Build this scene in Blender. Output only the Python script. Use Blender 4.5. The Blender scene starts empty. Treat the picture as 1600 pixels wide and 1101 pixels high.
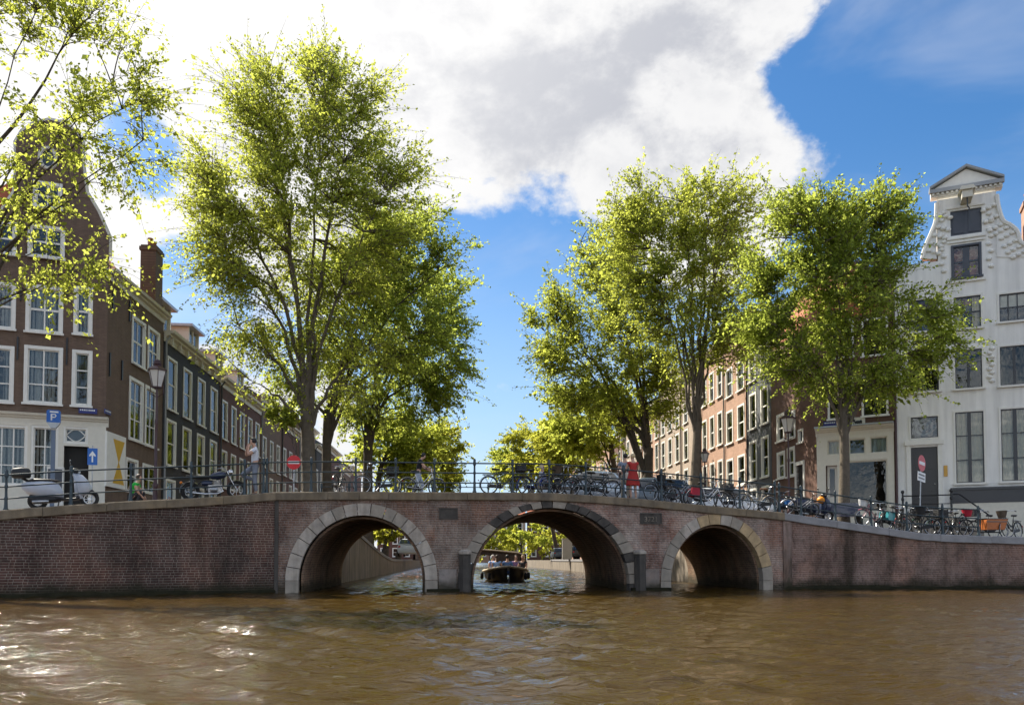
import bpy, math, random
import numpy as np
from mathutils import Vector, Matrix
RND = random.Random(11)
rng = np.random.default_rng(11)
rad = math.radians
scene = bpy.context.scene
COL = scene.collection

# ------------------------------------------------------------------ camera
F, EYE, HOR, PITCH = 1250.0, 1.15, 874.0, rad(2.1)
CY = HOR - F * math.tan(PITCH)
cam_d = bpy.data.cameras.new('camera')
cam = bpy.data.objects.new('camera', cam_d); COL.objects.link(cam)
cam.location = (0, 0, EYE); cam.rotation_euler = (rad(90) + PITCH, 0, 0)
cam_d.sensor_width = 36.0; cam_d.lens = 36.0 * F / 1600.0
cam_d.shift_y = (CY - 550.5) / 1600.0
cam_d.clip_start = 0.1; cam_d.clip_end = 8000
scene.camera = cam
scene.view_settings.view_transform = 'Standard'
scene.view_settings.look = 'None'
scene.view_settings.exposure = 1.38
scene.view_settings.gamma = 1.0
scene.view_settings.use_curve_mapping = False
try:
    scene.cycles.use_denoising = True
    scene.cycles.max_bounces = 8
    scene.cycles.diffuse_bounces = 6
    scene.cycles.transmission_bounces = 6
    scene.cycles.glossy_bounces = 3
    scene.cycles.transparent_max_bounces = 12
    scene.cycles.caustics_reflective = False
    scene.cycles.caustics_refractive = False
    scene.cycles.sample_clamp_indirect = 6.0
except Exception:
    pass

def ray(px, py):
    u = (px - 800) / F; v = (CY - py) / F
    return (u, math.cos(PITCH) - v * math.sin(PITCH), v * math.cos(PITCH) + math.sin(PITCH))
def at(px, py, Y):
    r = ray(px, py); t = Y / r[1]
    return Vector((r[0] * t, Y, EYE + r[2] * t))
def gx(px, Y): return at(px, HOR, Y).x

# ------------------------------------------------------------------ sun and sky
SUN = Vector((-2.6, 2.0, 3.6)).normalized()
sd = bpy.data.lights.new('sun', 'SUN'); sd.energy = 4.0; sd.angle = rad(0.55); sd.color = (1.0, 0.93, 0.80)
so = bpy.data.objects.new('sun', sd); COL.objects.link(so)
so.rotation_euler = SUN.to_track_quat('Z', 'Y').to_euler()
so.location = SUN * 100

world = bpy.data.worlds.new('World'); scene.world = world; world.use_nodes = True
def build_world():
    nt = world.node_tree; nt.nodes.clear(); N = nt.nodes.new; L = nt.links.new
    out = N('ShaderNodeOutputWorld'); bg = N('ShaderNodeBackground'); bg.inputs[1].default_value = 0.1
    L(bg.outputs[0], out.inputs[0])
    sky = N('ShaderNodeTexSky'); sky.sky_type = 'NISHITA'; sky.sun_disc = False
    sky.sun_elevation = math.asin(SUN.z)
    sky.sun_rotation = math.atan2(SUN.x, SUN.y)
    sky.altitude = 0; sky.air_density = 1.0; sky.dust_density = 0.6; sky.ozone_density = 2.5
    hs = N('ShaderNodeHueSaturation'); hs.inputs['Saturation'].default_value = 1.3; hs.inputs['Value'].default_value = 0.63
    L(sky.outputs[0], hs.inputs['Color'])
    tc = N('ShaderNodeTexCoord')
    def math_(op, a, b=None, clamp=False):
        n = N('ShaderNodeMath'); n.operation = op; n.use_clamp = clamp
        for i, v in enumerate((a, b)):
            if v is None: continue
            if isinstance(v, (int, float)): n.inputs[i].default_value = v
            else: L(v, n.inputs[i])
        return n.outputs[0]
    def smooth(v, a, b):
        n = N('ShaderNodeMapRange'); n.interpolation_type = 'SMOOTHSTEP'
        L(v, n.inputs[0]); n.inputs[1].default_value = a; n.inputs[2].default_value = b
        return n.outputs[0]
    def noise(scale, detail, rough, dist=0.0, off=(0, 0, 0), sz=1.5):
        m = N('ShaderNodeMapping'); m.inputs['Location'].default_value = off; m.inputs['Scale'].default_value = (1, 1, sz)
        L(tc.outputs['Generated'], m.inputs[0])
        n = N('ShaderNodeTexNoise'); n.inputs['Scale'].default_value = scale; n.inputs['Detail'].default_value = detail
        n.inputs['Roughness'].default_value = rough; n.inputs['Distortion'].default_value = dist
        L(m.outputs[0], n.inputs['Vector']); return n.outputs[0]
    def blob(px, py, r0, r1):
        d = Vector(ray(px, py)).normalized()
        n = N('ShaderNodeVectorMath'); n.operation = 'DOT_PRODUCT'; n.inputs[1].default_value = d
        L(tc.outputs['Generated'], n.inputs[0])
        return smooth(n.outputs['Value'], math.cos(r1 / F), math.cos(r0 / F))
    f1 = noise(4.2, 8, 0.60, 0.15, (0.3, 1.7, 0.4))
    f2 = noise(1.7, 2, 0.5, 0.0, (2.3, 0.2, 1.1))
    f3 = noise(15.0, 5, 0.6, 0.3, (1.3, 4.2, 0.1))
    dens = math_('ADD', math_('ADD', math_('MULTIPLY', f1, 1.5), math_('MULTIPLY', f2, .5)), math_('MULTIPLY', f3, .45))   # mean about 1.22
    # banks of cloud and clear gaps as in the photograph
    cov = clr = None
    for px, py, r0, r1, w in [(40, 120, 80, 420, .55), (430, 40, 120, 400, .55), (760, 20, 100, 380, .5),
                              (850, 215, 70, 230, .62), (1000, 230, 70, 210, .70), (1120, 260, 50, 170, .72), (1220, 280, 40, 130, .75), (1285, 262, 15, 80, .72), (1190, 60, 20, 170, .42),
                              (300, 420, 10, 120, .4), (700, 270, 10, 130, .36), (785, 628, 3, 60, .32), (1010, 60, 30, 240, .34)]:
        b_ = math_('MULTIPLY', blob(px, py, r0, r1), w); cov = b_ if cov is None else math_('MAXIMUM', cov, b_)
    for px, py, r0, r1, w in [(1620, 200, 200, 400, .75), (1420, 330, 40, 200, .5), (800, 460, 60, 250, .58), (745, 560, 60, 240, .5), (860, 660, 30, 200, .4), (215, 235, 15, 100, .6), (300, 440, 10, 100, .62), (70, 260, 5, 70, .4)]:
        b_ = math_('MULTIPLY', blob(px, py, r0, r1), w); clr = b_ if clr is None else math_('MAXIMUM', clr, b_)
    dens = math_('SUBTRACT', math_('ADD', dens, cov), clr)
    mask = smooth(dens, 1.18, 1.38)
    veil = math_('MULTIPLY', smooth(noise(2.2, 5, .6, .8, (5, 1, 2), 3.0), .45, .8), .28)
    mask2 = math_('MAXIMUM', mask, veil)
    # thick cloud bellies are grey, rims white, brighter towards the sun
    n2 = noise(6.0, 6, .5, .3, (0.3, 1.7, 0.52))
    belly = math_('MULTIPLY', smooth(dens, 1.50, 2.25), math_('MULTIPLY', smooth(n2, .36, .62), math_('ADD', .45, math_('MULTIPLY', smooth(f3, .36, .62), .55))))
    f1b = noise(4.2, 8, 0.60, 0.15, (0.3 + SUN.x * .07, 1.7 + SUN.y * .07, 0.4 + SUN.z * .105))
    shade = math_('MULTIPLY', smooth(math_('SUBTRACT', f1b, f1), -.06, .16), .8)
    belly = math_('MAXIMUM', belly, shade)
    dt = N('ShaderNodeVectorMath'); dt.operation = 'DOT_PRODUCT'; dt.inputs[1].default_value = SUN
    L(tc.outputs['Generated'], dt.inputs[0])
    glow = smooth(dt.outputs['Value'], 0.62, 1.0)
    fill_boost = math_('ADD', 1.0, math_('MULTIPLY', smooth(math_('MULTIPLY', dt.outputs['Value'], -1.0), -.55, .6), 2.0))   # clouds opposite the sun, mostly out of view, brightened to fill the shaded fronts
    belly = math_('MULTIPLY', belly, math_('SUBTRACT', 1.0, math_('MULTIPLY', glow, .75)))
    cc = N('ShaderNodeMix'); cc.data_type = 'RGBA'
    cc.inputs[6].default_value = (3.65, 3.64, 3.65, 1); cc.inputs[7].default_value = (1.9, 1.98, 2.25, 1)
    L(belly, cc.inputs[0])
    gl = N('ShaderNodeMix'); gl.data_type = 'RGBA'; gl.blend_type = 'ADD'; gl.inputs[7].default_value = (1.1, 1.05, .95, 1)
    lt = N('ShaderNodeVectorMath'); lt.operation = 'SCALE'; L(cc.outputs[2], lt.inputs[0]); L(fill_boost, lt.inputs['Scale'])
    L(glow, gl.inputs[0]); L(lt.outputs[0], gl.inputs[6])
    sp = N('ShaderNodeSeparateXYZ'); L(tc.outputs['Generated'], sp.inputs[0])
    hz = N('ShaderNodeMix'); hz.data_type = 'RGBA'; hz.inputs[7].default_value = (2.3, 3.1, 4.1, 1)
    L(math_('MULTIPLY', smooth(math_('SUBTRACT', 1.0, sp.outputs[2]), .55, 1.0), .75), hz.inputs[0]); L(hs.outputs[0], hz.inputs[6])
    mx = N('ShaderNodeMix'); mx.data_type = 'RGBA'
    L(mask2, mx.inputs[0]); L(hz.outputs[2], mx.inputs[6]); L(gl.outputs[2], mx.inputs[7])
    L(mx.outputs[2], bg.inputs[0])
build_world()
try:
    world.cycles.sampling_method = 'MANUAL'; world.cycles.sample_map_resolution = 512
except Exception: pass

# ------------------------------------------------------------------ mesh helpers
class MB:
    def __init__(s): s.v = []; s.f = []
    def add(s, vs, fs):
        o = len(s.v); s.v += [tuple(p) for p in vs]; s.f += [tuple(i + o for i in f) for f in fs]; return s
    def box(s, c, d, rz=0.0, m=None):
        hx, hy, hz = d[0] / 2, d[1] / 2, d[2] / 2
        vs = [Vector((x, y, z)) for z in (-hz, hz) for y in (-hy, hy) for x in (-hx, hx)]
        if m is not None: vs = [m @ v for v in vs]
        elif rz:
            q = Matrix.Rotation(rz, 3, 'Z'); vs = [q @ v for v in vs]
        vs = [v + Vector(c) for v in vs]
        return s.add(vs, [(0, 2, 3, 1), (4, 5, 7, 6), (0, 1, 5, 4), (2, 6, 7, 3), (0, 4, 6, 2), (1, 3, 7, 5)])
    def bb(s, x0, x1, y0, y1, z0, z1):
        return s.box(((x0 + x1) / 2, (y0 + y1) / 2, (z0 + z1) / 2), (abs(x1 - x0), abs(y1 - y0), abs(z1 - z0)))
    def tube(s, pts, r, n=8, closed=False, flat=1.0):
        pts = [Vector(p) for p in pts]; k = len(pts)
        rs = r if isinstance(r, (list, tuple)) else [r] * k
        vs = []; up = None
        for i, p in enumerate(pts):
            if closed: t = pts[(i + 1) % k] - pts[i - 1]
            else: t = pts[min(i + 1, k - 1)] - pts[max(i - 1, 0)]
            if t.length < 1e-9: t = Vector((0, 0, 1))
            t.normalize()
            if up is None:
                up = t.orthogonal().normalized()
            up = (up - t * up.dot(t))
            up = up.normalized() if up.length > 1e-6 else t.orthogonal().normalized()
            b = t.cross(up)
            for j in range(n):
                a = 2 * math.pi * j / n
                vs.append(p + (up * math.cos(a) + b * math.sin(a) * flat) * rs[i])
        fs = []
        for i in range(k if closed else k - 1):
            for j in range(n):
                a, b2 = i * n + j, i * n + (j + 1) % n
                c, d = ((i + 1) % k) * n + (j + 1) % n, ((i + 1) % k) * n + j
                fs.append((a, b2, c, d))
        if not closed:
            fs.append(tuple(range(n - 1, -1, -1))); fs.append(tuple((k - 1) * n + j for j in range(n)))
        return s.add(vs, fs)
    def lathe(s, prof, c=(0, 0, 0), n=16, axis='Z'):
        vs = []
        for r, z in prof:
            for j in range(n):
                a = 2 * math.pi * j / n
                p = (r * math.cos(a), r * math.sin(a), z)
                if axis == 'Y': p = (p[0], p[2], p[1])
                if axis == 'X': p = (p[2], p[0], p[1])
                vs.append((p[0] + c[0], p[1] + c[1], p[2] + c[2]))
        fs = []
        for i in range(len(prof) - 1):
            for j in range(n):
                fs.append((i * n + j, i * n + (j + 1) % n, (i + 1) * n + (j + 1) % n, (i + 1) * n + j))
        fs.append(tuple(range(n - 1, -1, -1))); fs.append(tuple((len(prof) - 1) * n + j for j in range(n)))
        return s.add(vs, fs)
    def prism(s, poly, y0, y1):            # poly in x,z ; extruded along y
        n = len(poly)
        vs = [(x, y0, z) for x, z in poly] + [(x, y1, z) for x, z in poly]
        fs = [tuple(range(n)), tuple(range(2 * n - 1, n - 1, -1))]
        fs += [(i, i + n, (i + 1) % n + n, (i + 1) % n) for i in range(n)]
        return s.add(vs, fs)
    def ell(s, c, r, nu=14, nv=9, m=None):
        vs = []; fs = []
        for i in range(nv + 1):
            th = math.pi * i / nv
            for j in range(nu):
                a = 2 * math.pi * j / nu
                p = Vector((r[0] * math.sin(th) * math.cos(a), r[1] * math.sin(th) * math.sin(a), r[2] * math.cos(th)))
                if m is not None: p = m @ p
                vs.append(p + Vector(c))
        for i in range(nv):
            for j in range(nu):
                fs.append((i * nu + j, (i + 1) * nu + j, (i + 1) * nu + (j + 1) % nu, i * nu + (j + 1) % nu))
        return s.add(vs, fs)
    def loft(s, rings, caps=True):
        n = len(rings[0]); vs = [p for r in rings for p in r]; fs = []
        for i in range(len(rings) - 1):
            for j in range(n):
                fs.append((i * n + j, i * n + (j + 1) % n, (i + 1) * n + (j + 1) % n, (i + 1) * n + j))
        if caps:
            fs.append(tuple(range(n - 1, -1, -1))); fs.append(tuple((len(rings) - 1) * n + j for j in range(n)))
        return s.add(vs, fs)
    def mesh(s, name, mat=None, smooth=0):
        me = bpy.data.meshes.new(name); me.from_pydata(s.v, [], s.f)
        if mat is not None: me.materials.append(mat)
        if smooth:
            me.shade_smooth()
            try: me.set_sharp_from_angle(angle=rad(smooth))
            except Exception: pass
        return me
    def build(s, name, mat, parent=None, loc=(0, 0, 0), rz=0.0, smooth=0):
        return put(name, s.mesh(name, mat, smooth), parent, loc, rz)

def put(name, me, parent=None, loc=(0, 0, 0), rz=0.0, mat=None):
    o = bpy.data.objects.new(name, me); COL.objects.link(o)
    o.location = loc; o.rotation_euler = (0, 0, rz)
    if parent is not None: o.parent = parent
    if mat is not None:
        o.material_slots[0].link = 'OBJECT'; o.material_slots[0].material = mat
    return o
def tag(o, label=None, cat=None, group=None, kind=None):
    if label: o['label'] = label
    if cat: o['category'] = cat
    if group: o['group'] = group
    if kind: o['kind'] = kind
    return o
def thing(name, label, cat, loc=(0, 0, 0), rz=0.0, group=None):
    o = bpy.data.objects.new(name, None); COL.objects.link(o); o.empty_display_size = .2
    o.location = loc; o.rotation_euler = (0, 0, rz)
    return tag(o, label, cat, group)
def raw_mesh(name, verts, quads, mat):
    me = bpy.data.meshes.new(name)
    verts = np.asarray(verts, np.float32); quads = np.asarray(quads, np.int32)
    k = quads.shape[1]
    me.vertices.add(len(verts)); me.vertices.foreach_set('co', verts.ravel())
    me.loops.add(quads.size); me.loops.foreach_set('vertex_index', quads.ravel())
    me.polygons.add(len(quads))
    me.polygons.foreach_set('loop_start', np.arange(0, quads.size, k, dtype=np.int32))
    try: me.polygons.foreach_set('loop_total', np.full(len(quads), k, np.int32))
    except Exception: pass
    me.update(calc_edges=True); me.materials.append(mat)
    return me

# ------------------------------------------------------------------ materials
MATS = {}
def new_mat(name):
    m = bpy.data.materials.new(name); m.use_nodes = True
    nt = m.node_tree; b = nt.nodes['Principled BSDF']
    MATS[name] = m
    return m, nt, b
def pm(name, col, rough=.6, var=.12, scale=3.0, bump=0.0, bscale=40.0, metal=0.0, spec=.5, island=0.0, sat=0.0, brick=None, streak=0.0, coat=0.0):
    """procedural paint / stone / brick: base colour with noise, optional per-piece shade, bump, brick relief, vertical streaks"""
    if name in MATS: return MATS[name]
    m, nt, b = new_mat(name); N = nt.nodes.new; L = nt.links.new
    b.inputs['Roughness'].default_value = rough; b.inputs['Metallic'].default_value = metal
    b.inputs['Specular IOR Level'].default_value = spec
    if coat: b.inputs['Coat Weight'].default_value = coat; b.inputs['Coat Roughness'].default_value = .08
    tc = N('ShaderNodeTexCoord')
    nz = N('ShaderNodeTexNoise'); nz.inputs['Scale'].default_value = scale; nz.inputs['Detail'].default_value = 6
    nz.inputs['Roughness'].default_value = .62; L(tc.outputs['Object'], nz.inputs['Vector'])
    mr = N('ShaderNodeMapRange'); mr.inputs[1].default_value = .25; mr.inputs[2].default_value = .75
    mr.inputs[3].default_value = 1 - var; mr.inputs[4].default_value = 1 + var
    L(nz.outputs[0], mr.inputs[0]); val = mr.outputs[0]
    def mul(a, bb):
        n = N('ShaderNodeMath'); n.operation = 'MULTIPLY'; L(a, n.inputs[0]); L(bb, n.inputs[1]); return n.outputs[0]
    if island:
        g = N('ShaderNodeNewGeometry'); m2 = N('ShaderNodeMapRange')
        m2.inputs[3].default_value = 1 - island; m2.inputs[4].default_value = 1 + island
        L(g.outputs['Random Per Island'], m2.inputs[0]); val = mul(val, m2.outputs[0])
    if streak:
        mp = N('ShaderNodeMapping'); mp.inputs['Scale'].default_value = (1.6, 1.6, .12); L(tc.outputs['Object'], mp.inputs[0])
        n2 = N('ShaderNodeTexNoise'); n2.inputs['Scale'].default_value = 2.2; n2.inputs['Detail'].default_value = 7; L(mp.outputs[0], n2.inputs['Vector'])
        m3 = N('ShaderNodeMapRange'); m3.inputs[1].default_value = .35; m3.inputs[2].default_value = .6
        m3.inputs[3].default_value = 1 - streak; m3.inputs[4].default_value = 1.05; L(n2.outputs[0], m3.inputs[0]); val = mul(val, m3.outputs[0])
    hs = N('ShaderNodeHueSaturation'); hs.inputs['Color'].default_value = (*col, 1)
    L(val, hs.inputs['Value'])
    if sat:
        m4 = N('ShaderNodeMapRange'); m4.inputs[3].default_value = 1 - sat; m4.inputs[4].default_value = 1 + sat
        L(nz.outputs['Color'], m4.inputs[0]); L(m4.outputs[0], hs.inputs['Saturation'])
    csock = hs.outputs[0]; hsock = None
    if brick:
        sx = N('ShaderNodeSeparateXYZ'); L(tc.outputs['Object'], sx.inputs[0])
        cb = N('ShaderNodeCombineXYZ'); L(sx.outputs[0], cb.inputs[0]); L(sx.outputs[2], cb.inputs[1])
        br = N('ShaderNodeTexBrick'); br.inputs['Scale'].default_value = 1.0
        br.inputs['Brick Width'].default_value = .22; br.inputs['Row Height'].default_value = .07
        br.inputs['Mortar Size'].default_value = .008; br.inputs['Mortar Smooth'].default_value = .3
        br.inputs['Color1'].default_value = (1, 1, 1, 1); br.inputs['Color2'].default_value = (.8, .8, .8, 1); br.inputs['Mortar'].default_value = (*brick, 1)
        L(cb.outputs[0], br.inputs['Vector'])
        mx = N('ShaderNodeMix'); mx.data_type = 'RGBA'; mx.blend_type = 'MULTIPLY'; mx.inputs[0].default_value = 1
        L(csock, mx.inputs[6]); L(br.outputs[0], mx.inputs[7]); csock = mx.outputs[2]
        hsock = br.outputs['Fac']
    L(csock, b.inputs['Base Color'])
    if bump:
        n5 = N('ShaderNodeTexNoise'); n5.inputs['Scale'].default_value = bscale; n5.inputs['Detail'].default_value = 5
        L(tc.outputs['Object'], n5.inputs['Vector'])
        bp = N('ShaderNodeBump'); bp.inputs['Strength'].default_value = bump; bp.inputs['Distance'].default_value = .02
        L(n5.outputs[0], bp.inputs['Height']); L(bp.outputs[0], b.inputs['Normal'])
        if hsock:
            b2 = N('ShaderNodeBump'); b2.invert = True; b2.inputs['Strength'].default_value = .6; b2.inputs['Distance'].default_value = .01
            L(hsock, b2.inputs['Height']); L(bp.outputs[0], b2.inputs['Normal']); L(b2.outputs[0], b.inputs['Normal'])
    return m

def wall_mat(name, brickcol, alt, pale, stain, pale_amt, stain_amt, moss=0.0, vault=False):
    """canal brickwork: per-brick colour, pale lime bloom and dark damp stains with shapes of their own"""
    m, nt, b = new_mat(name); N = nt.nodes.new; L = nt.links.new
    b.inputs['Roughness'].default_value = .85; b.inputs['Specular IOR Level'].default_value = .25
    tc = N('ShaderNodeTexCoord'); g = N('ShaderNodeNewGeometry')
    c0 = N('ShaderNodeMix'); c0.data_type = 'RGBA'; c0.inputs[6].default_value = (*brickcol, 1); c0.inputs[7].default_value = (*alt, 1)
    L(g.outputs['Random Per Island'], c0.inputs[0]); cs = c0.outputs[2]
    def layer(cs, col, scale, lo, hi, amt, vs=(1, 1, 1), off=0.0):
        mp = N('ShaderNodeMapping'); mp.inputs['Scale'].default_value = vs; mp.inputs['Location'].default_value = (off, off, off)
        L(tc.outputs['Object'], mp.inputs[0])
        n = N('ShaderNodeTexNoise'); n.inputs['Scale'].default_value = scale; n.inputs['Detail'].default_value = 9; n.inputs['Roughness'].default_value = .68
        L(mp.outputs[0], n.inputs['Vector'])
        r = N('ShaderNodeMapRange'); r.inputs[1].default_value = lo; r.inputs[2].default_value = hi; r.inputs[4].default_value = amt; L(n.outputs[0], r.inputs[0])
        x = N('ShaderNodeMix'); x.data_type = 'RGBA'; x.inputs[7].default_value = (*col, 1); L(r.outputs[0], x.inputs[0]); L(cs, x.inputs[6])
        return x.outputs[2]
    cs = layer(cs, tuple(min(.6, c * k) for c, k in zip(alt, (1.25, 1.05, .9))), .55, .48, .58, .6, (1, 1, .7), 31.0)
    cs = layer(cs, tuple(c * .55 for c in brickcol), 1.1, .52, .64, .7, (1, 1, 1.3), 47.0)
    cs = layer(cs, pale, .9, .43, .70, pale_amt, (1, 1, .8), 3.0)
    cs = layer(cs, pale, 7.0, .58, .75, pale_amt * .8, (1, 1, 1.6), 9.0)
    cs = layer(cs, stain, .7, .46, .66, stain_amt, (1.5, 1.5, .35), 1.0)
    cs = layer(cs, stain, 3.0, .55, .72, stain_amt * .8, (1, 1, .8), 5.0)
    if moss: cs = layer(cs, (.05, .07, .015), 1.3, .6, .72, moss, (1, 1, .6), 21.0)
    # tide mark: dark algae with a ragged upper edge
    sx = N('ShaderNodeSeparateXYZ'); L(tc.outputs['Object'], sx.inputs[0])
    nt_ = N('ShaderNodeTexNoise'); nt_.inputs['Scale'].default_value = 1.6; nt_.inputs['Detail'].default_value = 7; L(tc.outputs['Object'], nt_.inputs['Vector'])
    ad = N('ShaderNodeMath'); ad.operation = 'MULTIPLY_ADD'; ad.inputs[1].default_value = -.7; L(nt_.outputs[0], ad.inputs[0]); L(sx.outputs[2], ad.inputs[2])
    tr = N('ShaderNodeMapRange'); tr.inputs[1].default_value = .16; tr.inputs[2].default_value = -.16; tr.inputs[4].default_value = .85; L(ad.outputs[0], tr.inputs[0])
    tx = N('ShaderNodeMix'); tx.data_type = 'RGBA'; tx.inputs[7].default_value = (.028, .026, .014, 1); L(tr.outputs[0], tx.inputs[0]); L(cs, tx.inputs[6]); cs = tx.outputs[2]
    if vault:
        cb = N('ShaderNodeCombineXYZ'); L(sx.outputs[1], cb.inputs[0]); L(sx.outputs[2], cb.inputs[1])
        br = N('ShaderNodeTexBrick'); br.inputs['Scale'].default_value = 1.0; br.inputs['Brick Width'].default_value = .25; br.inputs['Row Height'].default_value = .085; br.inputs['Mortar Size'].default_value = .012
        br.inputs['Color1'].default_value = (1, 1, 1, 1); br.inputs['Color2'].default_value = (.62, .58, .55, 1); br.inputs['Mortar'].default_value = (1.25, 1.2, 1.1, 1); L(cb.outputs[0], br.inputs['Vector'])
        bx = N('ShaderNodeMix'); bx.data_type = 'RGBA'; bx.blend_type = 'MULTIPLY'; bx.inputs[0].default_value = 1; L(cs, bx.inputs[6]); L(br.outputs[0], bx.inputs[7]); cs = bx.outputs[2]
    L(cs, b.inputs['Base Color'])
    n5 = N('ShaderNodeTexNoise'); n5.inputs['Scale'].default_value = 30; n5.inputs['Detail'].default_value = 6; L(tc.outputs['Object'], n5.inputs['Vector'])
    bp = N('ShaderNodeBump'); bp.inputs['Strength'].default_value = .5; bp.inputs['Distance'].default_value = .02
    L(n5.outputs[0], bp.inputs['Height']); L(bp.outputs[0], b.inputs['Normal'])
    return m

def leaf_mat(name, dark, light, trans, fac=.55):
    m = bpy.data.materials.new(name); m.use_nodes = True; nt = m.node_tree; nt.nodes.clear()
    N = nt.nodes.new; L = nt.links.new
    out = N('ShaderNodeOutputMaterial'); g = N('ShaderNodeNewGeometry')
    cr = N('ShaderNodeMix'); cr.data_type = 'RGBA'; cr.inputs[6].default_value = (*dark, 1); cr.inputs[7].default_value = (*light, 1)
    L(g.outputs['Random Per Island'], cr.inputs[0])
    hs = N('ShaderNodeHueSaturation'); hs.inputs['Color'].default_value = (*trans, 1)
    mr = N('ShaderNodeMapRange'); mr.inputs[3].default_value = .6; mr.inputs[4].default_value = 1.3; L(g.outputs['Random Per Island'], mr.inputs[0]); L(mr.outputs[0], hs.inputs['Value'])
    d = N('ShaderNodeBsdfDiffuse'); L(cr.outputs[2], d.inputs['Color'])
    t = N('ShaderNodeBsdfTranslucent'); L(hs.outputs[0], t.inputs['Color'])
    mx = N('ShaderNodeMixShader'); mx.inputs[0].default_value = fac
    L(d.outputs[0], mx.inputs[1]); L(t.outputs[0], mx.inputs[2]); L(mx.outputs[0], out.inputs[0])
    MATS[name] = m; return m

def glass_mat(name, tint=(.93, .95, .94), refl=.0):
    m = bpy.data.materials.new(name); m.use_nodes = True; nt = m.node_tree; nt.nodes.clear()
    N = nt.nodes.new; L = nt.links.new
    out = N('ShaderNodeOutputMaterial'); tr = N('ShaderNodeBsdfTransparent'); tr.inputs[0].default_value = (*tint, 1)
    gl = N('ShaderNodeBsdfGlossy'); gl.inputs['Roughness'].default_value = .02; gl.inputs['Color'].default_value = (.9, .95, 1, 1)
    fr = N('ShaderNodeFresnel'); fr.inputs['IOR'].default_value = 1.5
    tc = N('ShaderNodeTexCoord'); nz = N('ShaderNodeTexNoise'); nz.inputs['Scale'].default_value = 2.2; nz.inputs['Detail'].default_value = 2; L(tc.outputs['Object'], nz.inputs['Vector'])
    bp = N('ShaderNodeBump'); bp.inputs['Strength'].default_value = .13; bp.inputs['Distance'].default_value = .05; L(nz.outputs[0], bp.inputs['Height']); L(bp.outputs[0], gl.inputs['Normal'])
    ad = N('ShaderNodeMath'); ad.operation = 'ADD'; ad.use_clamp = True; ad.inputs[1].default_value = refl; L(fr.outputs[0], ad.inputs[0])
    mx = N('ShaderNodeMixShader'); L(ad.outputs[0], mx.inputs[0]); L(tr.outputs[0], mx.inputs[1]); L(gl.outputs[0], mx.inputs[2]); L(mx.outputs[0], out.inputs[0])
    MATS[name] = m; return m

WHITE = pm('white_paint', (.77, .745, .68), .5, .06, 6, .05)
CREAM = pm('cream_paint', (.66, .62, .52), .5, .07, 6, .05)
WHITE_WALL = pm('white_stucco', (.82, .80, .755), .7, .05, 1.2, .15, 14, streak=.12)
GREYPAINT = pm('grey_paint', (.30, .31, .32), .5, .08)
BLACKP = pm('black_paint', (.012, .012, .014), .35, .1, spec=.5)
DKFRAME = pm('dark_window_paint', (.022, .024, .03), .35, .1)
SLATE = pm('slate_blue_paint', (.045, .052, .07), .4, .1)
BROWN = pm('brown_brick_paint', (.165, .108, .075), .8, .10, 1.5, .3, 25, brick=(.72, .72, .72), streak=.10)
DARKB = pm('black_brown_brick', (.035, .031, .031), .75, .12, 1.5, .3, 25, brick=(.8, .8, .8))
REDB = pm('red_brown_brick', (.115, .052, .036), .8, .14, 1.5, .3, 25, brick=(1.3, 1.3, 1.3))
TANB = pm('tan_brown_brick', (.16, .105, .07), .8, .14, 1.5, .3, 25, brick=(1.2, 1.2, 1.2))
SALMON = pm('salmon_brick', (.43, .26, .18), .8, .10, 1.5, .3, 25, brick=(.85, .85, .85))
BEIGE = pm('beige_brick', (.42, .33, .26), .8, .1, 1.5, .3, 25, brick=(.9, .9, .9))
GREYHOUSE = pm('slate_grey_brick', (.10, .105, .115), .7, .1, 1.5, .25, 25, brick=(.85, .85, .85))
SHOPBROWN = pm('shop_brown_brick', (.16, .085, .06), .8, .14, 1.5, .3, 25, brick=(.8, .8, .8))
TILE = pm('red_roof_tile', (.34, .10, .045), .8, .3, 9, .6, 22, island=.3)
SLATEROOF = pm('slate_roof', (.07, .075, .085), .6, .2, 6, .4, 20)
ZINC = pm('zinc_sheet', (.42, .44, .47), .4, .1, 4, .1, metal=.6)
CLAY = pm('clay_pot', (.35, .15, .08), .8, .15)
GLASS = glass_mat('window_glass')
GLASS_D = glass_mat('window_glass_dark', (.6, .62, .6), .0)
LACE = pm('lace_curtain', (.42, .41, .39), .9, .25, 14)
BEIGEC = pm('beige_curtain', (.84, .71, .52), .9, .12, 8)
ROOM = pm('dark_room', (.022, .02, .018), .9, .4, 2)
TEALC = pm('pale_teal_curtain', (.45, .52, .5), .9, .1, 8)
STONE = pm('grey_ring_stone', (.30, .255, .205), .8, .22, 4, .4, 18, island=.0, sat=.3, streak=.15)
STONE_W = pm('pale_ring_stone', (.42, .36, .30), .8, .26, 4, .5, 14, sat=.5, streak=.30)
STONE_D = pm('dark_weathered_stone', (.075, .064, .054), .85, .35, 3, .5, 16, streak=.35)
STONE_Y = pm('ochre_ring_stone', (.44, .31, .17), .8, .26, 5, .4, 18, streak=.25)
COPE = pm('coping_stone', (.19, .145, .095), .85, .35, 2.2, .5, 20, sat=.5, streak=.25)
COPE_G = pm('grey_coping_stone', (.26, .25, .25), .85, .22, 2.5, .4, 20)
IRON = pm('railing_iron_paint', (.020, .036, .044), .38, .25, 8, .12, 60, spec=.5)
IRONRED = pm('lamp_maroon_paint', (.05, .016, .018), .4, .2, 6)
STEEL = pm('bright_steel', (.36, .36, .37), .32, .1, metal=1.0)
CHROME = pm('chrome', (.55, .55, .56), .2, .05, metal=1.0)
RUBBER = pm('rubber', (.018, .018, .018), .8, .2)
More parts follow.
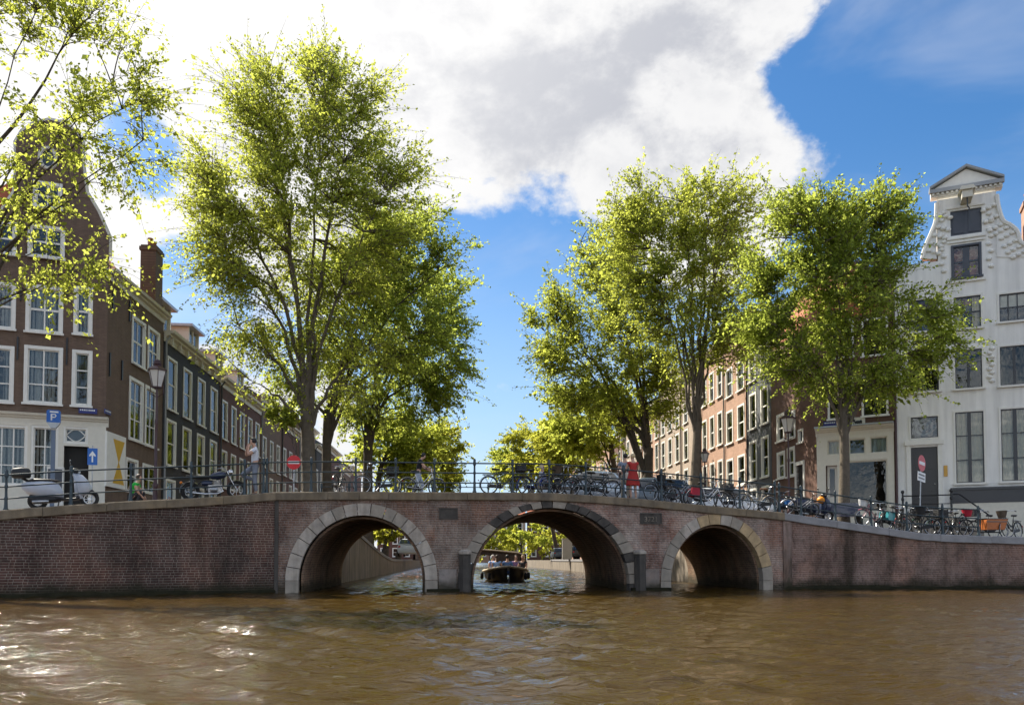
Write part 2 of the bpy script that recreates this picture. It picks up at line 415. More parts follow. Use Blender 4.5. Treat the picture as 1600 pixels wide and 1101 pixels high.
BARK = pm('elm_bark', (.075, .058, .042), .95, .35, 5, 1.0, 22)
BARK_P = pm('pale_bark', (.115, .092, .066), .95, .3, 5, 1.0, 22)
ASPH = pm('brick_paving', (.16, .13, .115), .85, .2, 3, .4, 30)
FARSTONE = pm('far_bridge_brick', (.07, .05, .042), .85, .3, 1.5, .3, 10)
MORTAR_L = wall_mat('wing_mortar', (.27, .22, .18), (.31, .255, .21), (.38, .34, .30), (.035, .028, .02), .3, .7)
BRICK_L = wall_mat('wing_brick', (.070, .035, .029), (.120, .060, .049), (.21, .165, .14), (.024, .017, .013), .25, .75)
MORTAR_B = wall_mat('bridge_mortar', (.27, .22, .19), (.30, .245, .215), (.42, .38, .35), (.05, .04, .032), .5, .45)
BRICK_B = wall_mat('bridge_brick', (.165, .092, .068), (.25, .152, .112), (.42, .36, .29), (.05, .036, .028), .65, .55)
BRICK_W = wall_mat('limed_bridge_brick', (.20, .10, .075), (.31, .185, .145), (.60, .51, .43), (.06, .045, .035), .85, .4)
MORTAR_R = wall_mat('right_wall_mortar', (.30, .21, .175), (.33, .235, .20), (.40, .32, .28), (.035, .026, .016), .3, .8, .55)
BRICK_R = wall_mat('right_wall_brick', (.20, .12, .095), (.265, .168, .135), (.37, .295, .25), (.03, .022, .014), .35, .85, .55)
VAULT = wall_mat('vault_brick', (.19, .125, .09), (.23, .15, .11), (.36, .29, .21), (.04, .03, .02), .5, .7, vault=True)
ALGAE = pm('wet_algae_stone', (.022, .020, .011), .85, .4, 4, .4, 18, spec=.1)
QUAYM = pm('quay_wall_stone', (.24, .20, .155), .85, .25, 1.2, .5, 14, streak=.4)
SKIN = pm('skin', (.50, .29, .20), .55, .05, 20)
GLASSC = pm('car_glass', (.02, .025, .03), .05, .05, spec=.8)
LAMPGLASS = pm('lantern_glass', (.62, .60, .57), .25, .08)
# ------------------------------------------------------------------ plan of the place (metres)
def xy(px, Y): p = at(px, HOR, Y); return Vector((p.x, p.y))
A = xy(430, 27.8); B = xy(1225, 31.0); W0 = xy(0, 24.0); E0 = xy(1600, 31.6)
FRONT = [A + (W0 - A) * 2.6, W0, A, B, E0, E0 + (E0 - B) * 2.0]          # the line of the walls along the near canal
AX = Vector((-0.068, 1.0)).normalized()                                   # axis of the canal under the bridge
DEPTH = 9.6
def front_at_px(px):
    k = (px - 800) / F
    segs = [(FRONT[0], A), (A, B), (B, FRONT[5])]
    for i, (p, q) in enumerate(segs):
        den = (q.x - p.x) - k * (q.y - p.y)
        t = (k * p.y - p.x) / den
        if t <= 1.0 or i == 2:
            if t >= -1e-6 or i == 0: return p + (q - p) * t
    return B
ZPX = [(-420, 812), (0, 797), (106, 788.5), (200, 783), (300, 778), (390, 772), (430, 768.5), (550, 768), (740, 769), (860, 769.5), (920, 773),
       (1000, 779), (1100, 789), (1225, 801), (1330, 817), (1440, 833), (1600, 839), (1900, 842), (2400, 845)]
_zx = []; _zz = []
for px, py in ZPX:
    p = front_at_px(px); q = at(px, py, p.y); _zx.append(p.x); _zz.append(q.z)
def zc(X): return float(np.interp(X, _zx, _zz))
def smst(a, b, x): t = min(1, max(0, (x - a) / (b - a))); return t * t * (3 - 2 * t)
def gz(X, Y):
    off = 0.0
    z = zc(X) - .03
    s = smst(30, 74, Y) if X < 0 else smst(34, 68, Y)
    return z * (1 - s) + 1.2 * s
def QL(Y): return -7.62 - .068 * (Y - 28.0)
def QR(Y): return 9.70 - .068 * (Y - 30.7)

# ------------------------------------------------------------------ water
def build_water():
    m, nt, b = new_mat('canal_water'); N = nt.nodes.new; L = nt.links.new
    b.inputs['Base Color'].default_value = (.044, .0255, .0052, 1); b.inputs['Roughness'].default_value = .04
    b.inputs['IOR'].default_value = 1.33; b.inputs['Specular IOR Level'].default_value = .5
    tc = N('ShaderNodeTexCoord'); mp = N('ShaderNodeMapping'); mp.inputs['Scale'].default_value = (.5, 1.5, 1); L(tc.outputs['Object'], mp.inputs[0])
    n1 = N('ShaderNodeTexNoise'); n1.inputs['Scale'].default_value = 10.0; n1.inputs['Detail'].default_value = 5; n1.inputs['Distortion'].default_value = .6; L(mp.outputs[0], n1.inputs['Vector'])
    bp = N('ShaderNodeBump'); bp.inputs['Strength'].default_value = .58; bp.inputs['Distance'].default_value = .05; L(n1.outputs[0], bp.inputs['Height']); L(bp.outputs[0], b.inputs['Normal'])
    xs = np.concatenate([[-3000, -600, -150, -60, -40], np.arange(-34, 34.01, .17), [40, 60, 150, 600, 3000]])
    ys = np.concatenate([[-3000, -400, -60, -12, -3, 0, 1.5], np.arange(2.5, 16, .075), np.arange(16, 46, .13), np.arange(46, 110, .5), [130, 200, 600, 3000, 6000]])
    X, Y = np.meshgrid(xs, ys)
    r = np.random.default_rng(5)
    H = np.zeros_like(X)
    for i in range(60):
        lam = math.exp(r.uniform(math.log(.24), math.log(1.5)))
        th = r.normal(1.5, .6); k = 2 * math.pi / lam
        ph = r.uniform(0, 6.28)
        wob = .55 * np.sin(X * r.uniform(.1, .5) + r.uniform(0, 6)) + .55 * np.sin(Y * r.uniform(.1, .5) + r.uniform(0, 6))
        amp = .0080 * lam ** .72
        pat = .55 + .45 * np.sin(X * r.uniform(.08, .35) + Y * r.uniform(.08, .3) + r.uniform(0, 6))
        H += amp * pat * np.sin(k * (X * math.cos(th) + Y * math.sin(th)) + ph + wob * 2)
    # wash left by passing boats, livelier on the left and in the middle
    patch = 1 + .7 * np.exp(-(((X + 3.5) / 4.5) ** 2 + ((Y - 13) / 4.0) ** 2)) + .7 * np.exp(-((X - .2) / 2.2) ** 2) - .35 * np.exp(-(((X - 9) / 6) ** 2 + ((Y - 18) / 9) ** 2))
    H *= patch * (1 - .35 * np.clip((Y - 15) / 12, 0, 1))
    H = np.sign(H) * np.abs(H) ** 1.0
    fade = np.clip((34 - np.abs(X)) / 4, 0, 1) * np.clip((Y - 1.5) / 2, 0, 1) * np.clip((110 - Y) / 20, 0, 1)
    H *= fade
    nx, ny = len(xs), len(ys)
    v = np.stack([X, Y, H], -1).reshape(-1, 3)
    i = np.arange(nx - 1)[None, :] + np.arange(ny - 1)[:, None] * nx
    q = np.stack([i, i + 1, i + 1 + nx, i + nx], -1).reshape(-1, 4)
    me = raw_mesh('canal_water', v, q, m); me.shade_smooth()
    o = put('canal_water', me); tag(o, kind='structure')
build_water()

# ------------------------------------------------------------------ streets on both banks (seen edge-on from the low boat)
def street(name, side):
    mb = MB(); rows = list(np.arange(22, 80, 2.0)) + [90, 110, 140, 180, 250, 400, 800, 2500]
    grid = []
    for Y in rows:
        if side < 0:
            e = (A.x + (Y - A.y) * (W0 - A).x / (W0 - A).y) if Y < A.y else (min(A.x + .02, QL(Y)) if Y > A.y + .1 else A.x)
            if Y < 36 and Y >= A.y: e = QL(Y) - .02
            xs = [e, e - 1.5, e - 4, e - 8, e - 14, e - 25, e - 60, e - 400, -2500]
        else:
            e = QR(Y) if Y >= 31.3 else None
            if e is None: continue
            xs = [e, e + 1.5, e + 4, e + 8, e + 14, e + 25, e + 60, e + 400, 2500]
        grid.append([(x, Y + (.35 if side > 0 and Y < 33 else 0), gz(x, Y) - .02) for x in xs])
    n = len(grid[0])
    for i in range(len(grid) - 1):
        for j in range(n - 1):
            mb.add([grid[i][j], grid[i][j + 1], grid[i + 1][j + 1], grid[i + 1][j]], [(0, 1, 2, 3)])
    o = mb.build(name, ASPH); tag(o, kind='structure')
street('street_left_bank', -1); street('street_right_bank', 1)

# ------------------------------------------------------------------ brick facing as relief on a mortar wall
def brick_facing(name, parent, length, ztop, keep, mat, course=.084, bl=.25, joint=.017, zbot=-.1, proud=(.006, .016), seed=3):
    r = random.Random(seed); V = []; Q = []
    nrow = int((4.2 - zbot) / course)
    for k in range(nrow):
        z0 = zbot + k * course; z1 = z0 + course - joint
        x = -r.random() * bl; alt = k % 2
        while x < length:
            l = (bl if alt else bl * .52) * r.uniform(.96, 1.04); alt = 1 - alt
            x0, x1 = x, x + l - joint; x += l
            x0 = max(x0, .0); x1 = min(x1, length)
            if x1 - x0 < .04: continue
            c = (x0 + x1) / 2
            if z0 > min(ztop(x0), ztop(x1)) - .01: continue
            z1_ = min(z1, min(ztop(x0), ztop(x1)) + .03)
            if not (keep(x0, z0) and keep(x1, z0) and keep(x0, z1) and keep(x1, z1)): continue
            z1s, z1 = z1, z1_; p = -r.uniform(*proud); o = len(V)
            V += [(x0, .002, z0), (x1, .002, z0), (x1, .002, z1), (x0, .002, z1), (x0 + .003, p, z0 + .003), (x1 - .003, p, z0 + .003), (x1 - .003, p, z1 - .003), (x0 + .003, p, z1 - .003)]
            Q += [(o + 4, o + 5, o + 6, o + 7), (o, o + 1, o + 5, o + 4), (o + 1, o + 2, o + 6, o + 5), (o + 2, o + 3, o + 7, o + 6), (o + 3, o, o + 4, o + 7)]; z1 = z1s
    me = raw_mesh(name, V, Q, mat); o = put(name, me, parent); o['kind'] = 'stuff'
    return o

# ------------------------------------------------------------------ the bridge
ANG = math.atan2((B - A).y, (B - A).x); BL = (B - A).length
bridge = thing('arched_bridge', 'brick canal bridge with three stone-ringed arches spanning the brown water', 'bridge', (A.x, A.y, 0), ANG)
ex = (B - A) / BL; ey = Vector((-ex.y, ex.x))
AXL = Vector((AX.dot(ex), AX.dot(ey)))                                    # canal axis in bridge coordinates
def s_of_px(px): return (front_at_px(px) - A).dot(ex)
def zcs(s): return zc((A + ex * s).x)
COPH = .29
ARCH = []   # centre s, intrados half-width, intrados crown z, spring z, ring width side, ring width crown, kind
for cpx, a, zcn, zsp, rs, rc, kind in [(567, 2.20, 2.72, .42, .44, .42, 'pale'), (861, 2.98, 3.06, .25, .46, .24, 'dark'), (1120, 1.86, 2.50, .35, .40, .40, 'ochre')]:
    ARCH.append((s_of_px(cpx), a, zcn, zsp, rs, rc, kind))
def arch_z(ar, s, grow=0.0):
    """height of an arch curve above s (None outside); grow 0 = inner edge, 1 = outer edge of the ring"""
    a = ar[1] + ar[4] * grow; h = ar[2] - ar[3] + ar[5] * grow; d = (s - ar[0]) / a
    if abs(d) >= 1: return None
    return ar[3] + h * math.sqrt(1 - d * d)
def spandrel(name, y, mat, grow, dy=0.0):
    mb = MB(); ss = sorted(set([round(x, 3) for x in np.arange(0, BL + .001, .08)] + [BL] + [c + sg * (ar[1] + ar[4] * grow) * f for ar in ARCH for c in [ar[0]] for sg in (-1, 1) for f in (.9999, .995, .98, .95)]))
    prev = None
    for s0, s1 in zip(ss[:-1], ss[1:]):
        mid = (s0 + s1) / 2; lo0 = lo1 = -1.2
        for ar in ARCH:
            if arch_z(ar, mid, grow) is not None:
                lo0 = arch_z(ar, s0, grow) or ar[3]; lo1 = arch_z(ar, s1, grow) or ar[3]
        t0, t1 = zcs(s0) - COPH + .02, zcs(s1) - COPH + .02
        lo0 = min(lo0, t0 - .001); lo1 = min(lo1, t1 - .001)
        q = [(s0 + dy, y, lo0), (s1 + dy, y, lo1), (s1 + dy, y, t1), (s0 + dy, y, t0)]
        mb.add(q, [(0, 1, 2, 3)])
    return mb.build(name, mat, bridge)
spandrel('spandrel_wall', 0.0, MORTAR_B, .97)
spandrel('rear_wall', DEPTH * AXL.y, MORTAR_B, .0, DEPTH * AXL.x)
def keep_b(x, z):
    for ar in ARCH:                       # bricks run on behind the ring stones but never into the opening
        za = arch_z(ar, x, .55)
        if za is not None and z < za: return False
        if za is None and abs(x - ar[0]) < ar[1] + ar[4] * .55 and z < ar[3]: return False
    return True
PLAQ = []
for px0, px1, py0, py1 in [(686, 715, 793, 811), (1000, 1034, 801, 818)]:
    p0 = front_at_px(px0); p1 = front_at_px(px1)
    PLAQ.append(((p0 - A).dot(ex), (p1 - A).dot(ex), at(px0, py1, p0.y).z, at(px0, py0, p0.y).z))
SPL = s_of_px(800)
brick_facing('brick_facing', bridge, BL, lambda s: zcs(s) - COPH - .005, lambda x, z: x < SPL + .125 and keep_b(x, z), BRICK_B)
o = brick_facing('limed_brick_facing', bridge, BL, lambda s: zcs(s) - COPH - .005, lambda x, z: x > SPL and keep_b(x, z), BRICK_W); o['label'] = 'reddish brickwork with white lime bloom'
# ring stones
for ai, ar in enumerate(ARCH):
    n = (17, 23, 15)[ai]
    cuts = [0.0]
    for k in range(n): cuts.append(cuts[-1] + RND.uniform(.82, 1.18))
    cuts = [c / cuts[-1] for c in cuts]
    tot = math.pi
    for k in range(n):
        t0 = math.pi * (1 - cuts[k]) - .005; t1 = math.pi * (1 - cuts[k + 1]) + .005
        mb = MB(); front = []
        y0 = -.045 - RND.uniform(0, .012)
        jit = RND.uniform(-.03, .03) if ar[6] == 'dark' else RND.uniform(-.008, .008)
        inn = []; out = []
        for j in range(5):
            t = t0 + (t1 - t0) * j / 4
            a, h = ar[1], ar[2] - ar[3]; a2, h2 = a + ar[4] + jit, h + ar[5] + jit * .5
            x0, z0 = ar[0] + a * math.cos(t), ar[3] + h * math.sin(t)
            x1, z1 = ar[0] + a2 * math.cos(t), ar[3] + h2 * math.sin(t)
            z1 = min(z1, zcs(x1) - COPH - .003)
            inn.append((x0, z0)); out.append((x1, z1))
        poly = inn + out[::-1]
        mb.prism(poly, y0, .42)
        if ar[6] == 'pale': m = STONE_W if RND.random() < .8 else STONE
        elif ar[6] == 'dark': m = STONE_D if RND.random() < .6 else STONE
        else: m = STONE_Y if k in (6, 7, 10, 11, 12, 13) else (STONE_W if RND.random() < .5 else STONE)
        mb.build('voussoir', m, bridge)
    # jamb stones below the springing
    for sg in (-1, 1):
        z = -.9
        for hgt in (.85, ar[3] + .9 - .85):
            mb = MB(); x0 = ar[0] + sg * ar[1]; x1 = ar[0] + sg * (ar[1] + ar[4])
            mb.bb(x0, x1, -.05, .42, z + .004, z + hgt - .004); z += hgt
            mb.build('jamb_stone', STONE if ar[6] != 'dark' else STONE_D, bridge)
    # dark joint step and brick barrel running under the deck
    mb = MB(); rings = []
    for y, sh in ((.0, .03), (.30, .03), (.30, .11), (DEPTH * AXL.y, .11)):
        ring = []
        a, h = ar[1] - sh, ar[2] - ar[3] - sh
        pts = [(-a, -1.2 - ar[3])] + [(-a * math.cos(math.pi * j / 28), h * math.sin(math.pi * j / 28)) for j in range(29)] + [(a, -1.2 - ar[3])]
        off = AXL.x / AXL.y * y
        ring = [(ar[0] + px_ + off, y, ar[3] + pz) for px_, pz in pts]
        rings.append(ring)
    k = len(rings[0]); vs = [p for r_ in rings for p in r_]; fs = []
    for i in range(1, 3):
        for j in range(k - 1): fs.append((i * k + j, i * k + j + 1, (i + 1) * k + j + 1, (i + 1) * k + j))
    mb.add(vs, fs)
    mb.build('barrel_vault', VAULT, bridge, smooth=40)
# plaques
for i, (s0, s1, z0, z1) in enumerate(PLAQ):
    mb = MB(); mb.bb(s0, s1, -.02, .05, z0, z1)
    mb.bb(s0, s1, -.045, -.018, z0, z0 + .04); mb.bb(s0, s1, -.045, -.018, z1 - .04, z1); mb.bb(s0, s0 + .04, -.045, -.018, z0 + .041, z1 - .041); mb.bb(s1 - .04, s1, -.045, -.018, z0 + .041, z1 - .041)
    pq = mb.build('plaque', STONE_D, bridge)
    if i == 1:
        cu = bpy.data.curves.new('plaque_numerals', 'FONT'); cu.body = '3721'; cu.size = .27; cu.extrude = .012; cu.align_x = 'CENTER'
        cu.materials.append(QUAYM)
        t = bpy.data.objects.new('numerals', cu); COL.objects.link(t); t.parent = pq
        dg = bpy.context.evaluated_depsgraph_get(); me = bpy.data.meshes.new_from_object(t.evaluated_get(dg)); bpy.data.objects.remove(t)
        t = put('numerals', me, pq, ((s0 + s1) / 2, -.032, z0 + .09)); t.rotation_euler = (rad(90), 0, 0)
# cutwater posts with pale caps, and pier footings
for px, w in ((726, .40), (998, .40)):
    s = s_of_px(px); zt = at(px, 861, front_at_px(px).y).z
    mb = MB(); pts = [(-w / 2, .25), (-w / 2, -.22), (-w / 4, -.42), (w / 4, -.42), (w / 2, -.22), (w / 2, .25)]
    mb.loft([[(s + x, y, z) for x, y in pts] for z in (-1, .3, zt - .1)])
    pp = mb.build('cutwater', STONE_D, bridge)
    mb = MB(); mb.loft([[(s + x * f, y * f, z) for x, y in pts] for z, f in ((zt - .098, 1.12), (zt, 1.12), (zt + .07, .6))])
    mb.build('cap_stone', STONE_W, pp)
for i in (0, 1):
    s0 = ARCH[i][0] + ARCH[i][1] + .05; s1 = ARCH[i + 1][0] - ARCH[i + 1][1] - .05
    mb = MB(); mb.bb(s0, s1, -.22, .3, -.6, .11); mb.build('pier_footing', ALGAE, bridge)
    mb = MB(); mb.bb(s0 + ARCH[i][4], s1 - ARCH[i + 1][4], -.03, .2, .112, .80); mb.build('pier_base_block', MORTAR_B, bridge)
# deck
mb = MB(); n = 60
for i in range(n):
    s0, s1 = BL * i / n, BL * (i + 1) / n
    o = DEPTH * AXL.x
    mb.add([(s0, .3, zcs(s0) - .05), (s1, .3, zcs(s1) - .05), (s1 + o, DEPTH * AXL.y, zcs(s1) - .05), (s0 + o, DEPTH * AXL.y, zcs(s0) - .05)], [(0, 1, 2, 3)])
mb.build('deck', ASPH, bridge)

def copings(parent, length, zfun, edges, mat, h=COPH, front=-.11, back=.42):
    for s0, s1 in zip(edges[:-1], edges[1:]):
        n = max(2, int((s1 - s0) / .3) + 1); rings = []
        dz = RND.uniform(-.008, .008); fy = front - RND.uniform(0, .02)
        for k in range(n):
            s = s0 + .006 + (s1 - s0 - .012) * k / (n - 1); z = zfun(s) + dz; hh = h + RND.uniform(-.008, .012)
            rings.append([(s, fy + .02, z - hh), (s, back, z - hh), (s, back, z), (s, fy + .03, z), (s, fy, z - .03), (s, fy, z - hh + .02)])
        mb = MB(); mb.loft(rings); mb.build('coping_stone', mat if not isinstance(mat, list) else RND.choice(mat), parent)
bedge = [0.0] + [s_of_px(p) for p in (512, 561, 607, 668, 730, 815, 921, 980, 1103, 1165)] + [BL]
copings(bridge, BL, zcs, bedge, COPE)

# ------------------------------------------------------------------ walls left and right of the bridge
def wing(label, P, Q, mats, cope, edges, seed, name='canal_wall', footing=True):
    ang = math.atan2((Q - P).y, (Q - P).x); l = (Q - P).length; e = (Q - P) / l
    t = thing(name, label, 'wall', (P.x, P.y, 0), ang)
    zf = lambda s: zc((P + e * s).x)
    mb = MB(); n = 60
    for i in range(n):
        s0, s1 = l * i / n, l * (i + 1) / n
        mb.add([(s0, 0, -1.2), (s1, 0, -1.2), (s1, 0, zf(s1) - COPH + .02), (s0, 0, zf(s0) - COPH + .02)], [(0, 1, 2, 3)])
    mb.bb(0, l, .3, .6, -1.2, 1.2)
    mb.build('wall_core', mats[0], t)
    brick_facing('brick_facing', t, l, lambda s: zf(s) - COPH - .005, lambda x, z: True, mats[1], seed=seed)
    copings(t, l, zf, [l * k for k in edges], cope)
    if footing:
        rings = []
        for k in range(int(l / .5) + 1):
            s = l * k / int(l / .5); j = RND.uniform(-.03, .04)
            rings.append([(s, -.12 + j, -.5), (s, .1, -.5), (s, .1, .14), (s, -.02, .13 + j), (s, -.10 + j, .06)])
        mb = MB(); mb.loft(rings); mb.build('footing', ALGAE, t)
    return t
FL = FRONT[0]
ll = (A - FL).length
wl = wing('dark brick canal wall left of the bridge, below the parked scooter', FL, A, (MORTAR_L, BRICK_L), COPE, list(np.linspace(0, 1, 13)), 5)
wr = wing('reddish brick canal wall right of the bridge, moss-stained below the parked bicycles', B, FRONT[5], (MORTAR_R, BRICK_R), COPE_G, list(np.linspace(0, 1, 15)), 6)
# corner pier where bridge and left wall meet
mb = MB(); mb.bb(-.03, .10, -.045, .3, -1, zcs(0) - COPH); mb.build('corner_pilaster', STONE_D, bridge)
mb = MB(); mb.bb(BL - .04, BL + .30, -.06, .3, -1, zcs(BL) - COPH - .02); mb.build('corner_pilaster', MORTAR_R, bridge)

# quay walls along the canal behind the bridge
def quay(label, fx, sgn):
    Ys = [36.5 + i * 1.5 for i in range(45)] + [110, 130, 160, 220]
    t = thing('quay_wall', label, 'wall', (fx(40), 40, 0))
    mb = MB()
    for a_, b_ in zip(Ys[:-1], Ys[1:]):
        mb.add([(fx(a_) - fx(40), a_ - 40, -1), (fx(b_) - fx(40), b_ - 40, -1), (fx(b_) - fx(40), b_ - 40, gz(fx(b_), b_) - .1), (fx(a_) - fx(40), a_ - 40, gz(fx(a_), a_) - .1)], [(0, 1, 2, 3)])
    mb.build('wall_face', QUAYM, t)
    for a_, b_ in zip(Ys[:-1], Ys[1:]):
        if a_ > 100: break
        r0 = []
        for y in (a_ + .006, b_ - .006):
            x = fx(y) - fx(40); z = gz(fx(y), y)
            r0.append([(x - sgn * .06, y - 40, z - .2), (x + sgn * .4, y - 40, z - .2), (x + sgn * .4, y - 40, z), (x - sgn * .06, y - 40, z)])
        mb = MB(); mb.loft(r0); mb.build('coping_stone', COPE_G, t)
quay('stone quay wall of the left bank seen through the left arch', QL, -1)
quay('sunlit stone quay wall of the right bank seen through the centre arch', QR, 1)

# ------------------------------------------------------------------ railings
POST = MB()
POST.lathe([(.075, 0), (.075, .05), (.055, .08), (.045, .30), (.050, .34), (.050, .38), (.038, .42), (.036, .66), (.048, .70), (.048, .75), (.036, .79), (.034, .98), (.055, 1.03), (.058, 1.10), (.045, 1.15), (.05, 1.18), (.045, 1.22), (.02, 1.25)], n=10)
POST_ME = POST.mesh('post', IRON, 35)
def railing(label, pts, hs=(.36, .72, 1.08), scale=1.0, loc=None, r=.023):
    t = thing('iron_railing', label, 'railing', pts[0])
    base = Vector(pts[0])
    for p in pts:
        o = put('post', POST_ME, t, Vector(p) - base); o.scale = (1, 1, scale)
    for h in hs:
        mb = MB(); q = []
        for i in range(len(pts) - 1):
            a_, b_ = Vector(pts[i]), Vector(pts[i + 1])
            q += [a_ - base + Vector((0, 0, h * scale))]
        q.append(Vector(pts[-1]) - base + Vector((0, 0, h * scale)))
        mb.tube(q, r * (1.15 if h == hs[-1] else 1), 8); mb.build('rail', IRON, t, smooth=40)
    return t
def rail_pt(px, inset=.12):
    p = front_at_px(px); n = ey
    q = p + Vector((0, inset)); return (q.x, q.y, zc(p.x) - .005)
railing('dark green iron railing on the left canal wall in front of the scooter', [rail_pt(p) for p in (-310, -205, -100, 3.7, 106, 200, 295, 379, 409)])
railing('dark green iron railing along the near edge of the bridge', [rail_pt(p) for p in (414, 484, 554, 617, 678, 741, 801, 858.5, 916, 975.5, 1035, 1097, 1158, 1213)])
railing('dark green iron railing sloping down the right canal wall in front of the bicycles', [rail_pt(p) for p in (1220, 1254, 1308, 1364, 1420, 1476, 1532)], scale=.96)
bk = []
for px in range(430, 1240, 58):
    p = front_at_px(px) + AX * (DEPTH - .25); bk.append((p.x, p.y, zc(front_at_px(px).x) - .045))
railing('thin iron railing along the far edge of the bridge behind the bicycles', bk, r=.018)
# ------------------------------------------------------------------ houses
WIN_CACHE = {}
def fhit(O, a, px, py):
    r = ray(px, py); n = (-math.sin(a), math.cos(a)); t = (O[0] * n[0] + O[1] * n[1]) / (r[0] * n[0] + r[1] * n[1])
    s = (t * r[0] - O[0]) * math.cos(a) + (t * r[1] - O[1]) * math.sin(a)
    return s, EYE + t * r[2]
class Facade:
    """one wall of a house with its openings; x runs along it, -y is outwards"""
    def __init__(f, house, O, a, s0, s1, z0, z1, mat, name='wall'):
        f.h, f.O, f.a, f.s0, f.s1, f.z0, f.z1, f.mat, f.name = house, Vector(O), a, s0, s1, z0, z1, mat, name
        f.loc = Vector((O[0] - house.location.x, O[1] - house.location.y, 0)); f.holes = []; f.cuts = []
    def rect(f, x0, x1, y0, y1):
        xm, ym = (x0 + x1) / 2, (y0 + y1) / 2
        sa = fhit(f.O, f.a, x0, ym)[0]; sb = fhit(f.O, f.a, x1, ym)[0]
        zt = fhit(f.O, f.a, xm, y0)[1]; zb = fhit(f.O, f.a, xm, y1)[1]
        return sa, sb, zb, zt
    def winpx(f, x0, x1, y0, y1, **k): return f.win(*f.rect(x0, x1, y0, y1), **k)
    def win(f, s0, s1, z0, z1, cols=2, rows=3, frame=None, casing=.13, curtain='lace', sash=None, bar=.035, split=None, label=None, sill=True, bars=True, hole=True, depth=.12, name='window', glass=None, mull=None):
        frame = frame or WHITE; sash = sash or frame; w, h = s1 - s0, z1 - z0
        if hole: f.holes.append((s0, s1, z0, z1))
        key = (round(w, 2), round(h, 2), cols, rows, round(casing, 3), frame.name, sash.name, str(split), bar, sill, bars, depth, mull)
        if key not in WIN_CACHE:
            mb = MB(); c = casing; o = -.035
            mb.bb(0, c, o, depth, 0, h); mb.bb(w - c, w, o, depth, 0, h); mb.bb(c + .001, w - c - .001, o + .004, depth, h - c, h - .001); mb.bb(c + .001, w - c - .001, o + .004, depth, .001, c * .8)
            if sill: mb.bb(-.05, w + .05, o - .09, o - .002, -.04, .05)
            fme = mb.mesh('window', frame)
            iw, ih = w - 2 * c, h - c - c * .8
            zs = split or [i / rows for i in range(rows + 1)]
            sb = MB(); sw = .045
            x0, x1, b0, b1 = c, w - c, c * .8, h - c
            y0, y1 = depth * .45, depth * .85
            sb.bb(x0, x0 + sw, y0, y1, b0, b1); sb.bb(x1 - sw, x1, y0, y1, b0, b1)
            sb.bb(x0 + sw, x1 - sw, y0 + .002, y1, b0, b0 + sw); sb.bb(x0 + sw, x1 - sw, y0 + .002, y1, b1 - sw, b1)
            for k in range(1, len(zs) - 1):
                t = bar * (1.6 if len(zs) == 3 else 1.0); z = b0 + ih * zs[k]; sb.bb(x0 + sw, x1 - sw, y0 - .006, y1, z - t / 2, z + t / 2)
            for k in range(1, cols):
                x = x0 + iw * k / cols; t = mull if (mull and cols == 2) else bar
                sb.bb(x - t / 2, x + t / 2, y0 - .012, y1, b0 + sw, b1 - sw)
            sme = sb.mesh('sash', sash)
            pan = []
            for i in range(len(zs) - 1):
                for k in range(cols):
                    pan.append((x0 + iw * (k + .5) / cols, b0 + ih * (zs[i] + zs[i + 1]) / 2, iw / cols - bar * .7, ih * (zs[i + 1] - zs[i]) - bar * .7))
            pmesh = {}
            for _, _, pw, ph in pan:
                kk = (round(pw, 3), round(ph, 3))
                if kk not in pmesh:
                    q = MB(); q.bb(-pw / 2, pw / 2, -.004, .004, -ph / 2, ph / 2); pmesh[kk] = q.mesh('pane', GLASS)
            cb = MB(); n = max(8, int(iw / .05)); vs = []
            for j in range(n + 1):
                x = x0 + iw * j / n; y = depth + .10 + .022 * math.sin(j * 1.9) + .012 * math.sin(j * .7)
                vs += [(x, y, b0), (x, y, b1)]
            cb.add(vs, [(2 * j, 2 * j + 2, 2 * j + 3, 2 * j + 1) for j in range(n)])
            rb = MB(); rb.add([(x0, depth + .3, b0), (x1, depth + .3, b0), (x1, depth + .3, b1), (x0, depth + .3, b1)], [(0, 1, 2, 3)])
            db = MB()
            for u0, u1 in ((0, .30), (.70, 1.0)):
                vs = []; n2 = max(5, int(iw * .3 / .045))
                for j in range(n2 + 1):
                    x = x0 + iw * (u0 + (u1 - u0) * j / n2); y = depth + .10 + .03 * math.sin(j * 1.9); vs += [(x, y, b0), (x, y, b1)]
                db.add(vs, [(2 * j, 2 * j + 2, 2 * j + 3, 2 * j + 1) for j in range(n2)])
            dme = db.mesh('curtain_pair', LACE)
            bl2 = MB(); bl2.bb(x0, x1, depth + .05, depth + .06, b0 + ih * .55, b1); blm = bl2.mesh('roller_blind', CREAM)
            WIN_CACHE[key] = (dme, blm, fme, sme, pan, pmesh, cb.mesh('curtain', LACE), rb.mesh('room_backdrop', ROOM), y0, y1)
        dme, blm, fme, sme, pan, pmesh, cme, rme, y0, y1 = WIN_CACHE[key]
        e = Vector((math.cos(f.a), math.sin(f.a), 0))
        o = put(name, fme, f.h, f.loc + e * s0 + Vector((0, 0, z0)), f.a)
        if label: o['label'] = label
        put('sash', sme, o)
        for x, z, pw, ph in pan:
            put('pane', pmesh[(round(pw, 3), round(ph, 3))], o, (x, (y0 + y1) / 2, z), mat=glass)
        cm = {'lace': LACE, 'beige': BEIGEC, 'teal': TEALC}.get(curtain)
        if curtain in ('drapes', 'drapes_beige'):
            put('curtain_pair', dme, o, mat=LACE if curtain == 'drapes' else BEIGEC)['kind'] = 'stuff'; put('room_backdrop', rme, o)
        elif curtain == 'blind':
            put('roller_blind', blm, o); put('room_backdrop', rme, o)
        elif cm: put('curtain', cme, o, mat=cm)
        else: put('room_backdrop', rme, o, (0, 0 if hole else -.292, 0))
        return o
